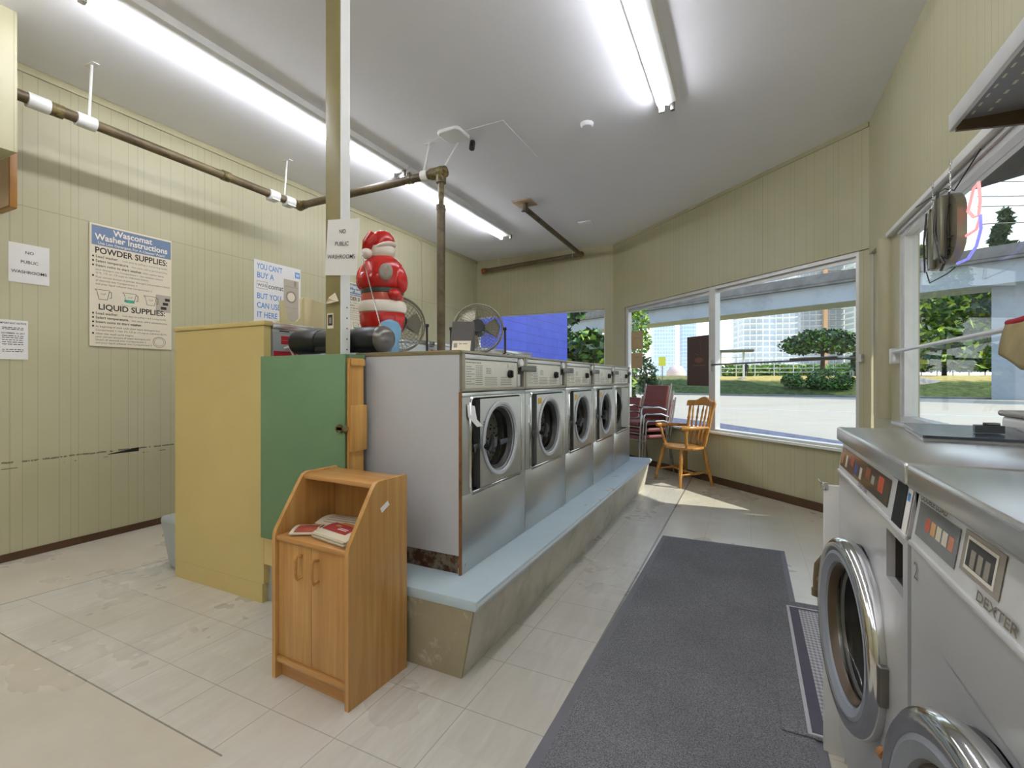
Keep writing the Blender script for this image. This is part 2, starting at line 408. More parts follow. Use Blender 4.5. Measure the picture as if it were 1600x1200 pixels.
    def build(s, name, m, parent=None, smooth=40, label=None):
        me = bpy.data.meshes.new(name); s.bm.to_mesh(me); s.bm.free()
        for q in (m if isinstance(m, list) else [m]): me.materials.append(M[q] if isinstance(q, str) else q)
        if smooth:
            me.polygons.foreach_set('use_smooth', [True]*len(me.polygons)); me.set_sharp_from_angle(angle=R(smooth))
        o = bpy.data.objects.new(name, me); COL.objects.link(o)
        if parent is not None: o.parent = parent
        if label: o['label'] = label
        return o

def tag(o, label, cat, group=None, kind=None):
    o['label'] = label; o['category'] = cat
    if group: o['group'] = group
    if kind: o['kind'] = kind
    return o
def thing(name, label, cat, loc=(0, 0, 0), rot=0, group=None):
    o = bpy.data.objects.new(name, None); o.empty_display_size = .05; COL.objects.link(o); o.location = loc; o.rotation_euler = (0, 0, rot)
    return tag(o, label, cat, group)
def struct(name, mb, m, label=None, smooth=40):
    o = mb.build(name, m, None, smooth); o['kind'] = 'structure'
    if label: o['label'] = label; o['category'] = name.split('_')[0]
    return o
def dup(root, loc, label, rot=None):
    def cp(o, par):
        c = o.copy(); COL.objects.link(c)
        if par: c.parent = par
        for ch in o.children: cp(ch, c)
        return c
    r = cp(root, None); r.location = loc; r['label'] = label
    if rot is not None: r.rotation_euler = (0, 0, rot)
    return r

FR = {'left': (Vector((0, 1, 0)), Vector((0, 0, 1))), 'front': (Vector((1, 0, 0)), Vector((0, 0, 1))), 'dex': (Vector((0, -1, 0)), Vector((0, 0, 1)))}
def frame(origin, right, up):
    r = Vector(right).normalized(); u = Vector(up).normalized(); n = r.cross(u)
    return Matrix(((r.x, u.x, n.x, origin[0]), (r.y, u.y, n.y, origin[1]), (r.z, u.z, n.z, origin[2]), (0, 0, 0, 1)))
def letters(mb, fr, text, x, y, size, align='LEFT', bold=0.0, width=None, lift=.0012):
    """text laid in the plane of frame fr at (x, y); width squeezes it to fit"""
    cu = bpy.data.curves.new('t', 'FONT'); cu.body = text; cu.size = size; cu.align_x = align; cu.offset = bold*size; cu.resolution_u = 3
    ob = bpy.data.objects.new('t', cu); COL.objects.link(ob)
    dg = bpy.context.evaluated_depsgraph_get(); me = bpy.data.meshes.new_from_object(ob.evaluated_get(dg))
    bpy.data.objects.remove(ob); bpy.data.curves.remove(cu)
    if width and len(me.vertices):
        xs = [v.co.x for v in me.vertices]; k = width/max(1e-6, max(xs)-min(xs))
        me.transform(Matrix.Diagonal((k, 1, 1, 1)))
    me.transform(fr @ Matrix.Translation((x, y, lift)))
    for p in me.polygons: p.material_index = mb.mi
    mb.bm.from_mesh(me); bpy.data.meshes.remove(me)
def tline(name, m, par, fr, *a):
    b = MB(); letters(b, fr, *a); return b.build(name, m, par, 0)
def rect(mb, fr, x0, y0, x1, y1, lift=.0006, t=.0004):
    q = MB(); q.box(x0, y0, lift-t, x1, y1, lift); q.bm.transform(fr)
    m = bpy.data.meshes.new('t'); q.bm.to_mesh(m); q.bm.free()
    for p in m.polygons: p.material_index = mb.mi
    mb.bm.from_mesh(m); bpy.data.meshes.remove(m)
def dashes(mb, fr, x0, x1, y, h, seed=0, lift=.0008):
    """a run of illegible small print: little dark dashes"""
    rr = random.Random(seed); x = x0
    while x < x1:
        w = h*rr.uniform(1.2, 3.6); rect(mb, fr, x, y, min(x+w, x1), y+h*.62, lift); x += w+h*.6
def rrect(cy, cz, hy, hz, r, n=5):
    pts = []
    for sy, sz, a0 in ((1, 1, 0), (-1, 1, 90), (-1, -1, 180), (1, -1, 270)):
        for k in range(n+1):
            a = R(a0+90*k/n); pts.append((cy+sy*(hy-r)+r*math.cos(a), cz+sz*(hz-r)+r*math.sin(a)))
    return pts

# ================================================================== THE ROOM
XL, XR, YF, YB, H = -4.22, .867, 7.185, -3.2, 3.2
P0 = Vector((-1.827, 7.185, 0)); D = Vector(DV); DN = Vector((.6838, .7297, 0)); LD = 3.692
def dpt(t, n=0, z=0): p = P0 + D*t + DN*n; return Vector((p.x, p.y, z))
def dbox(mb, t0, t1, n0, n1, z0, z1):
    pts = [dpt(t0, n0, z0), dpt(t1, n0, z0), dpt(t1, n1, z0), dpt(t0, n1, z0)]; return mb.prism(pts, (0, 0, z1-z0))
b = MB(); b.prism([(XL-.1, YB-.1, -.12), (XR+.1, YB-.1, -.12), (XR+.1, 4.73, -.12), (-1.76, YF+.1, -.12), (XL-.1, YF+.1, -.12)], (0, 0, .12)); struct('floor', b, 'floor')
b = MB(); b.prism([(XL-.1, YB-.1, H), (XR+.1, YB-.1, H), (XR+.1, 4.73, H), (-1.76, YF+.1, H), (XL-.1, YF+.1, H)], (0, 0, .12)); struct('ceiling', b, 'ceiling')
b = MB(); b.box(XL-.1, YB-.1, 0, XL, YF+.1, H); struct('wall_left', b, 'wall_y')
b = MB(); b.box(XL, YB-.1, 0, XR+.1, YB, H); struct('wall_back', b, 'wall_x')
b = MB()   # far wall with its long window
b.box(XL, YF, 2.235, -1.80, YF+.1, H); b.box(XL, YF, 0, -1.80, YF+.1, 1.2); b.box(-1.955, YF, 1.2, -1.80, YF+.1, 2.235)
struct('wall_far', b, 'wall_x')
b = MB()   # angled front wall
dbox(b, 0, LD, 0, .1, 2.2, H); dbox(b, 0, LD, 0, .1, 0, .575); dbox(b, 0, .30, 0, .1, .575, 2.2); dbox(b, 3.60, LD, .02, .1, .575, 2.2)
struct('wall_front', b, 'wall_d')
b = MB()   # right wall: deep header, posts, low wall
b.box(XR, YB, 2.15, XR+.16, 4.665, H); b.box(XR+.03, YB, 0, XR+.13, 4.665, .88)
b.box(XR+.03, 3.93, .88, XR+.13, 4.68, 2.16); b.box(XR+.02, 1.88, .88, XR+.13, 2.27, 2.16); b.box(XR+.03, -.75, .88, XR+.13, -.4, 2.16); b.box(XR+.03, YB, .88, XR+.13, -3.0, 2.16)
struct('wall_right', b, 'wall_r')
b = MB(); b.cyl((XR+.035, 4.22, .88), (XR+.035, 4.22, 2.15), .075, n=20); struct('trim_1', b, 'olive')
b = MB(); b.box(XR-.012, 2.2, 2.135, XR+.05, 4.1, 2.165, .004); b.box(XR-.014, 1.2, 2.13, XR+.05, 2.9, 2.175, .004); struct('trim_2', b, 'white')
b = MB()
for z0 in (0,): b.box(XL, YB, 0, XL+.012, YF, .05, .003)
struct('baseboard_left', b, 'brownbase')
b = MB(); b.box(XL, YF-.012, 0, -1.83, YF, .05); struct('baseboard_far', b, 'brownbase')
b = MB(); dbox(b, .0, LD-.01, -.012, 0, 0, .075); struct('baseboard_front', b, 'brownbase')
# ceiling-edge mouldings
b = MB(); b.box(XL, YB, 3.15, XL+.014, YF, 3.2, .004); struct('trim_3', b, 'olive')
b = MB(); dbox(b, 0, LD, -.012, 0, 3.165, 3.2); struct('trim_4', b, 'olive')
b = MB(); b.box(XL, -.6, 2.42, -3.65, 1.171, H); struct('trim_6', b, 'wall_y')
# repaired square in the ceiling
b = MB(); b.box(-2.45, 3.35, 3.197, -1.73, 4.05, 3.2); struct('trim_5', b, 'ceiling')

# windows
def dframe(mb, t0, t1, n0, n1, z0, z1): dbox(mb, t0, t1, n0, n1, z0, z1)
w1 = MB(); dframe(w1, .30, 3.60, .02, .08, 2.165, 2.2); dframe(w1, .30, 3.60, .0, .1, .565, .60); dframe(w1, .30, .36, .02, .08, .6, 2.165)
dframe(w1, 1.955, 2.05, .01, .08, .6, 2.165); dframe(w1, 3.575, 3.60, .02, .08, .6, 2.165); dframe(w1, .30, 3.60, .055, .09, 2.13, 2.165)
o1 = struct('window_1', w1, 'alu', 'two-pane white-framed window in the angled front wall')
g = MB(); dbox(g, .36, 1.955, .05, .054, .6, 2.13); dbox(g, 2.05, 3.575, .05, .054, .6, 2.13); g.build('window_pane', 'glass', o1)
g = MB(); dbox(g, .25, 3.66, -.05, .12, .555, .578); g.build('window_sill', 'white', o1)
w2 = MB(); y = YF
for bx in ((-4.22, y+.03, 2.215, -1.955, y+.07, 2.235), (-4.22, y+.03, 1.2, -1.955, y+.07, 1.225), (-1.975, y+.03, 1.2, -1.955, y+.07, 2.235), (-4.22, y+.03, 1.2, -4.19, y+.07, 2.235)): w2.box(*bx)
o2 = struct('window_2', w2, 'white', 'wide white-framed window in the far wall facing a blue wall')
g = MB(); g.box(-4.19, y+.048, 1.225, -1.975, y+.052, 2.215); g.build('window_pane', 'glass', o2)
def rwin(name, y0, y1, lab):
    x = XR+.03; w = MB()
    for bx in ((x, y0, 2.07, x+.07, y1, 2.15), (x, y0, .88, x+.07, y1, .92), (x, y0, .92, x+.07, y0+.05, 2.07), (x, y1-.09, .92, x+.07, y1, 2.07)): w.box(*bx)
    w.box(x-.015, y0, 2.105, x, y1, 2.12); w.box(x+.005, y1-.055, .92, x-.012, y1-.045, 2.07)
    o = struct(name, w, 'alu', lab)
    g = MB(); g.box(x+.04, y0+.05, .92, x+.044, y1-.09, 2.07); g.build('window_pane', 'glass', o)
    g = MB(); g.box(XR-.02, y0, .865, XR+.10, y1, .885, .004); g.build('window_sill', 'alu', o)
    return o
rwin('window_3', 2.27, 3.93, 'white-framed window in the right wall where the round sign hangs')
rwin('window_4', -.4, 1.88, 'white-framed window in the right wall behind the near washers')

rwin('window_fill', -3.0, -.75, 'unseen white-framed window added in the right wall beside the viewpoint as fill')  # unseen window added to brighten surfaces that face the viewpoint

# ================================================================== OUTDOORS (real distances; ground 0.1 below the floor)
CA, SA = math.cos(R(26.2266)), math.sin(R(26.2266))
def out(u, d): return (u*CA-d*SA, u*SA+d*CA)     # metres right of / ahead of the doorway line of sight
b = MB(); b.box(-60, -30, -.5, 80, 41.6, -.12); struct('ground_road', b, 'road', 'pale sunlit road beyond the front windows')
b = MB(); b.prism([(-5, 7.0, -.115), (6, 3.0, -.115), (14, -4, -.115), (14, 0, -.115), (3.0, 10.0, -.115), (-.8, 15, -.115), (-4, 18, -.115), (-7, 16, -.115)], (0, 0, .01))  # dark strip paints the shaded band of ground before the windows
struct('ground_shade_strip', b, 'shade_grey', 'dark strip painted as shade on the ground outside the front windows')
b = MB(); b.box(-60, 40.2, -.12, 80, 41.2, -.02, .03); struct('ground_kerb', b, 'parapet', 'grey kerb along the far side of the road')
b = MB(); b.prism([(-6, 23.0, -.118), (30, 19, -.118), (30, 19.12, -.118), (-6, 23.12, -.118)], (0, 0, .006)); struct('ground_line', b, 'railwhite', 'thin white line along the road')
vs, fs = [], []; nx, ny = 48, 14; rg = random.Random(3)
for j in range(ny):
    Y = 41.2 + (j/(ny-1))**1.5*110
    z0 = -.12 + 1.5*min(1, max(0, (Y-41.2)/6.5))**.8
    for i in range(nx): vs.append((-70+i*3.4, Y, z0 + (rg.uniform(-.1, .1) if j else 0) + max(0, (Y-50)*.006)))
for j in range(ny-1):
    for i in range(nx-1): a = j*nx+i; fs.append((a, a+1, a+nx+1, a+nx))
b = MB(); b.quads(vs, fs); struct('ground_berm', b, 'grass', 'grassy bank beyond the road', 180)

# neighbouring blue block wall outside the far window
b = MB(); b.box(-5.6, 7.6, -.12, -4.55, 12.75, 4.3); o = struct('wall_blue_neighbour', b, 'blue_brick', 'blue painted block wall of the neighbouring building'); o['category'] = 'wall'

# roof overhang with dark soffit
b = MB(); b.prism([(-1.75, 7.30, 2.82), (XR+.165, 4.70, 2.82), (XR+.165, -3, 2.82), (3.4, -3, 2.82), (3.4, 4.05, 2.82), (-1.0, 8.15, 2.82)], (0, 0, .25)); struct('soffit', b, 'soffit', 'dark roof overhang outside the right windows')

# elevated guideway
A = Vector((22, 33.7, 0)); B_ = Vector((-32, 62.7, 0)); gd = (B_-A).normalized(); gn = Vector((gd.y, -gd.x, 0))
if gn.dot(Vector((0, -1, 0))) < 0: gn = -gn
def gbox(mb, n0, n1, z0, z1, a=A, bb=B_): return mb.prism([a+gn*n0+Vector((0, 0, z0)), bb+gn*n0+Vector((0, 0, z0)), bb+gn*n1+Vector((0, 0, z0)), a+gn*n1+Vector((0, 0, z0))], (0, 0, z1-z0))
gw = thing('guideway', 'long grey concrete elevated rail guideway crossing beyond the road', 'bridge')
b = MB(); gbox(b, -.2, -3.6, 6.85, 8.4); b.build('girder', 'guideway', gw)
b = MB(); gbox(b, .25, .0, 8.35, 9.06); gbox(b, .25, -4.2, 8.2, 8.4); gbox(b, -4.0, -4.2, 8.3, 9.06); b.build('parapet', 'parapet', gw)
def gcol(p):
    b = MB(); c = Vector((p[0], p[1], 0))-gn*1.9
    q = [c+gd*s*.75+gn*t*.75 for s, t in ((-1, -1), (1, -1), (1, 1), (-1, 1))]; b.prism([v+Vector((0, 0, -.3)) for v in q], (0, 0, 7.2)); b.build('column', 'guideway', gw)
gcol((13.3+.4, 38.4)); gcol((-24, 58.4))

# trees -----------------------------------------------------------
def leaves(mb, blobs, n, size, rg, droop=0):
    vs, fs = [], []
    for k in range(n):
        c, r = blobs[rg.randrange(len(blobs))]
        v = Vector((rg.gauss(0, 1), rg.gauss(0, 1), rg.gauss(0, 1))).normalized()*(rg.uniform(.55, 1.0))
        p = Vector(c)+Vector((v.x*r[0], v.y*r[1], v.z*r[2]))
        a = Vector((rg.gauss(0, 1), rg.gauss(0, 1), rg.gauss(0, .7)-droop)).normalized(); q = a.cross(Vector((rg.gauss(0, 1), rg.gauss(0, 1), rg.gauss(0, 1)))).normalized()
        s = size*rg.uniform(.6, 1.3); i = len(vs)
        vs += [p-a*s, p+q*s*.55, p+a*s, p-q*s*.55]; fs.append((i, i+1, i+2, i+3))
    return mb.quads(vs, fs)
def tree(name, label, cat, x, y, z, blobs, n, size, mats, trunk_h, trunk_r, seed, group=None):
    rg = random.Random(seed); t = thing(name, label, cat, (x, y, z), 0, group)
    for q, mm in enumerate(mats):
        b = MB(); leaves(b, blobs, n//len(mats), size, rg); b.build('foliage', mm, t, 0)
    b = MB(); b.tube([(0, 0, -.15), (.05, 0, trunk_h*.5), (0, .05, trunk_h)], [trunk_r, trunk_r*.8, trunk_r*.5], 8); b.build('trunk', 'bark', t)
    return t
def blobset(rg, n, R0, H0, z0, r): return [((rg.uniform(-1, 1)*R0, rg.uniform(-1, 1)*R0, z0+rg.uniform(0, 1)*H0), (r*rg.uniform(.7, 1.2),)*2+(r*.75,)) for _ in range(n)]
rg = random.Random(5)
x, y = out(29.2, 45); bl = [((math.cos(a)*2.5*q, math.sin(a)*2.5*q, 2.9+(1-q)*1.3), (1.5, 1.5, .9)) for a in [k*.8 for k in range(8)] for q in (.9, .45)]
tree('broad_maple', 'broad round-topped dark green tree standing on the bank beyond the road', 'tree', x, y, 1.3, bl, 4200, .2, ['leafdark', 'leafdark', 'leaf'], 3.0, .22, 11)
x, y = out(24.0, 36.2); tree('bank_shrub', 'round green shrub at the roadside below the broad tree', 'shrub', x, y, .3, [((0, 0, .8), (1.5, 1.4, .9)), ((-.8, 0, .6), (.8, .8, .6)), ((.9, 0, .6), (.8, .8, .6))], 2400, .13, ['leaf', 'leafdark'], .8, .06, 12)
x, y = out(21.7, 37); tree('bank_shrub', 'small dark shrub left of the round roadside shrub', 'shrub', x, y, .5, [((0, 0, .5), (.8, .7, .55))], 700, .13, ['leafdark', 'leaf'], .5, .04, 13)
x, y = out(6.35, 25); tree('street_tree', 'light green tree with a dark trunk at left end of the front window', 'tree', x, y, -.1, [((0, 0, 4.2), (.8, .8, 1.2)), ((.2, 0, 3.2), (.75, .7, .8)), ((-.2, 0, 5.2), (.7, .7, .8))], 2200, .11, ['leaf', 'leafbright'], 4.0, .1, 14)
x, y = out(8.4, 30); tree('street_bush', 'ragged dark bush beside the light green street tree', 'shrub', x, y, -.1, [((0, 0, 1.6), (.7, .7, 1.1)), ((.2, 0, .8), (.8, .8, .7))], 700, .14, ['leafdark'], 1.8, .05, 15)
def conifer(x, y, z, h, r, label, seed, n=9000, mats=('conifer', 'leafdark', 'leafdark', 'leafbright')):
    bl = []
    for k in range(26):
        f = k/25; zz = h*(.1+.86*f); rr = r*(1-f)**.8+.15
        for j in range(max(1, int(5*(1-f))+1)):
            a = j*2.4+k; bl.append(((math.cos(a)*rr*.6, math.sin(a)*rr*.6, zz), (rr*.5+.1, rr*.5+.1, h*.035)))
    return tree('conifer', label, 'tree', x, y, z, bl, n, .46*h/12, list(mats), h*.85, .25, seed, None)
for (u, d, h, r, lab, sd_) in ((41.5, 50, 17, 4.2, 'tall conifer beyond the guideway at the left edge of right window', 21), (47.0, 52, 13, 4.6, 'drooping conifer beyond the guideway, right of the tall one', 22),
                             (44.5, 55, 12, 4.4, 'conifer behind two others under the guideway', 23), (50.5, 50, 12.5, 4.0, 'conifer just left of the concrete guideway column', 24), (56.5, 53, 14, 4.5, 'conifer just right of the concrete guideway column', 25)):
    x, y = out(u, d); conifer(x, y, 1.3, h, r, lab, sd_)
x, y = out(72.0, 70); conifer(x, y, 1.4, 24.5, 5, 'lone pointed conifer rising above the guideway parapet', 26, 5000, ('leafdark',))
x, y = out(2.2, 15.5); bl = blobset(random.Random(31), 12, 1.2, 2.3, .8, .7)
tree('yard_tree', 'dense green tree beside the blue block wall outside far window', 'tree', x, y, -.1, bl, 6500, .14, ['leafdark', 'leafdark', 'leaf', 'leafbright'], 2.2, .08, 31)
x, y = out(1.0, 19); bl = blobset(random.Random(32), 10, 1.5, 3.6, .6, .9)
tree('yard_tree', 'darker tree behind the dense yard tree outside far window', 'tree', x, y, -.1, bl, 5000, .2, ['leafdark', 'leafdark', 'leaf'], 3, .1, 32)
for k, (px, d, w) in enumerate(((1150, 66, 3.2), (1205, 66, 3.6), (1262, 68, 3.4), (1318, 66, 3.2), (1340, 62, 2.6))):
    x, y = out((px-800)/747*d, d); lab = ('bright green hedge behind the fence, %s' % ('leftmost, by the shelter roof', 'second from the left', 'behind the broad tree, left part', 'behind the broad tree, right part', 'at the right end by the window edge')[k])
    tree('park_hedge', lab, 'hedge', x, y, 1.4, [((0, 0, .9), (w, 1.2, 1.0))], 800, .3, ['leafbright', 'leaf'], .8, .1, 40+k, 'hedges behind the fence')
x, y = out(11.6, 38); tree('low_plant', 'small yellow-green plant on the ground just outside front window', 'plant', -1.85, 8.3, -.1, [((0, 0, .55), (.22, .22, .16))], 260, .06, ['leafbright'], .5, .02, 50)

def rock(label, u, d, z, rx, rz, seed):
    rg = random.Random(seed); t = bmesh.new(); bmesh.ops.create_icosphere(t, subdivisions=3, radius=1)
    for v in t.verts: v.co *= 1+.10*math.sin(v.co.x*4+seed)+.08*math.cos(v.co.y*5+seed*2)+rg.uniform(-.03, .03)
    x, y = out(u, d); b = MB(); b.merge(t, Matrix.Translation((x, y, z)) @ Matrix.Diagonal((rx, rx*.7, rz, 1)))
    tag(b.build('boulder', 'boulder', None, 60), label, 'boulder', 'boulders along the bank')
rock('pale boulder on the bank right of the brown window poster', 20.3, 42.2, .72, .75, .55, 1); rock('pale boulder on the bank left of the round roadside shrub', 24.0, 42.4, .75, .75, .6, 2)
rock('large dark boulder at the left edge of the right window', 30.5, 36, .5, 1.5, .8, 3); rock('dark boulder in the middle of three in the right window', 33.4, 36.2, .55, 1.0, .6, 4); rock('low dark boulder nearest the guideway column', 35.6, 36.4, .45, 1.0, .5, 5)

# fence with posts and rails
fn = thing('park_fence', 'white wire and rail fence running along the top of the bank', 'fence')
fp = [out(18, 64), out(44, 58), out(64, 55)]
pts = []
for a_, b_ in zip(fp, fp[1:]):
    for k in range(12): pts.append((a_[0]+(b_[0]-a_[0])*k/12, a_[1]+(b_[1]-a_[1])*k/12))
pts.append(fp[-1])
for p in pts: b = MB(); b.cyl((p[0], p[1], 1.2), (p[0], p[1], 4.0), .06, n=6); b.build('fence_post', 'railwhite', fn)
for z in (2.0, 2.5, 3.0, 3.95): b = MB(); b.tube([(p[0], p[1], z) for p in pts], .05, 5); b.build('fence_rail', 'railwhite', fn)
# shelter with curved canopy, sign post, tent
x, y = out(27.5, 60); sh = thing('shelter', 'flat-roofed steel shelter beyond the bank by the pale tower', 'shelter', (x, y, 1.3))
b = MB(); b.box(-2.6, -1, 3.2, 2.6, 1, 3.5, .12); b.build('canopy', 'darksteel', sh)
for s in (-1.2, 1.4): b = MB(); b.cyl((s, 0, -.1), (s, 0, 3.2), .12, n=8); b.build('post', 'railwhite', sh)
x, y = out(13.2, 42); sg = thing('road_sign', 'yellow road sign on a thin pole beyond the road', 'sign', (x, y, .3))
b = MB(); b.cyl((0, 0, -.1), (0, 0, 2.6), .04, n=8); b.build('pole', 'darksteel', sg); b = MB(); b.box(-.3, -.05, 2.0, .3, -.03, 2.8); b.build('sign_face', mat('yellow_sign', 'd8d23a', .5), sg)
x, y = out(20.6, 60); tn = MB(); tn.lathe([(1.2, 0), (1.15, .7), (.8, 1.2), (.3, 1.55), (0, 1.6)], (x, y, 1.4), n=16); tag(tn.build('tent', mat('pink_white_canvas', 'e6cfc8', .8), None), 'pale pink dome tent on the grass left of brown window poster', 'tent')
# towers
def tower(label, u, d, w, dp, h, cg, cs, fh, mw, balc=True, crane=False, tilt=.3):
    x, y = out(u, d); t = thing('apartment_tower', label, 'building', (x, y, 0), tilt)
    b = MB(); b.box(-w/2, -dp/2, -2, w/2, dp/2, h); b.build('facade', tower_mat('tower_facade', cg, cs, fh, mw, (1, .35, 0)), t)
    if balc:
        b = MB(); z = fh
        while z < h: b.box(-w/2-1.0, -dp/2-1.3, z, -w*.08 if not crane else w/2+1.2, dp/2+1, z+.35); b.box(w*.1, -dp/2-1.3, z, w/2+1.0, dp/2+1, z+.35); z += fh
        b.build('balcony_slabs', mat('balcony_concrete', cs, .7), t)
    b = MB(); b.box(-w*.3, -dp*.3, h, w*.3, dp*.3, h+4); b.build('roof_block', mat('roof_block_paint', 'aeb6bd', .7), t)
    if crane: b = MB(); b.box(-1.0, -dp/2-4, 0, 1.0, -dp/2-2.5, h+4); b.build('construction_hoist', mat('orange_hoist', 'c49c74', .6), t)
    return t
tower('blue glass tower, leftmost seen under the guideway', 126, 400, 17, 17, 54, '93a6ba', 'c4ccd6', 3.0, 2.2, False)
tower('slim blue glass tower right of the leftmost tower', 147, 400, 11, 12, 53, '8c9fb4', 'bcc6d2', 3.0, 2.2, False)
tower('pale apartment tower with white balconies in the middle of the window', 136, 260, 25, 20, 55, '98a2a8', 'd6d4d0', 3.0, 3.2)
tower('unfinished grey tower with an orange hoist up its front', 177, 280, 22, 20, 100, '8f989e', 'bdbbb8', 3.1, 3.4, True, True)
tower('pale banded tower at the right edge of the front window', 184, 250, 12, 14, 100, '9aa3a0', 'd2d3cc', 3.0, 3.6)
# overhead wires
for k, (z, dz, lab) in enumerate(((9.9, .5, 'topmost'), (9.3, .3, 'second'), (8.9, .2, 'third'), (8.2, .1, 'lowest'))):
    p, q = out(18.5, 19), out(34, 24); b = MB(); b.tube([(p[0], p[1], z-.9), ((p[0]+q[0])/2, (p[1]+q[1])/2, z+.35-.2), (q[0], q[1], z+dz+1.6)], .022, 5)
    tag(b.build('overhead_wire', 'wire', None), '%s black overhead wire seen through the right window' % lab, 'wire', 'overhead wires outside')
# tiny figures beyond the fence
def person(label, u, d, z, mats):
    x, y = out(u, d); V = [(0, 0, .95), (0, 0, 1.2), (0, 0, 1.42), (0, 0, 1.55), (0, 0, 1.70), (.19, 0, 1.4), (.25, .02, 1.15), (.24, -.05, .9), (-.19, 0, 1.4), (-.25, .02, 1.15), (-.24, -.05, .9), (.1, 0, .85), (.11, -.02, .47), (.11, .03, .06), (.11, -.1, .03), (-.1, 0, .85), (-.11, .05, .47), (-.11, .08, .06), (-.11, -.04, .03)]
    E_ = [(0, 1), (1, 2), (2, 3), (3, 4), (2, 5), (5, 6), (6, 7), (2, 8), (8, 9), (9, 10), (0, 11), (11, 12), (12, 13), (13, 14), (0, 15), (15, 16), (16, 17), (17, 18)]
    rad = [.15, .15, .15, .06, .11, .07, .05, .035, .07, .05, .035, .1, .065, .045, .04, .1, .065, .045, .04]
    me = bpy.data.meshes.new('person'); me.from_pydata(V, E_, []); o = bpy.data.objects.new('person', me); COL.objects.link(o); o.location = (x, y, z)
    sk = o.modifiers.new('skin', 'SKIN'); o.modifiers.new('sub', 'SUBSURF').levels = 1
    for i, sv in enumerate(me.skin_vertices[0].data): sv.radius = (rad[i],)*2; sv.use_root = (i == 0)
    me.materials.append(M[mats]); tag(o, label, 'person', 'people in the park')
person('tiny distant person in dark clothes standing by the shelter', 29.4, 60, 1.45, 'darkskin'); person('tiny distant person near the right edge of front window, left of two', 42.6, 60, 1.45, 'railwhite'); person('tiny distant person near the right edge of front window, right of two', 43.3, 60, 1.45, 'darkskin')

# ================================================================== ISLAND: PLATFORMS AND WASHERS
pf = thing('washer_platform', 'concrete platform with pale blue painted top under the row of five washers', 'platform')
b = MB(); b.prism([(-1.93, 1.585, 0), (-.992, 1.585, 0), (-.938, 1.585, .275), (-1.93, 1.585, .275)], (0, 3.62, 0)); b.build('concrete_base', ['concrete'], pf)
b = MB(); b.prism([(-1.93, 1.572, 0), (-.994, 1.572, 0), (-.940, 1.572, .272), (-1.93, 1.572, .272)], (0, .012, 0)); b.build('end_face', 'concrete_end', pf, label='darker stained end of the concrete platform')
b = MB(); b.box(-1.93, 1.566, .268, -.922, 5.25, .313, .012); b.build('painted_top', 'bluepaint', pf)
b = MB(); b.tube([(-.926, 1.57, .292), (-.926, 3.4, .291), (-.926, 5.25, .292)], .010, 8); b.build('edge_nosing', 'alu', pf)
pb = thing('washer_platform', 'grey-blue painted platform with rounded end beside the left wall aisle', 'platform')
b = MB(); b.prism([(-3.17, 1.69, 0), (-2.30, 1.69, 0), (-2.30, 1.69, .31), (-3.285, 1.69, .31)], (0, 3.5, 0)); q = b.build('slab', 'greyslab', pb)
bv = q.modifiers.new('bevel', 'BEVEL'); bv.width = .03; bv.segments = 4
b = MB(); b.box(-2.298, 1.676, 0, -2.08, 2.2, .205, .01); b.build('step', 'greyslab', pb)

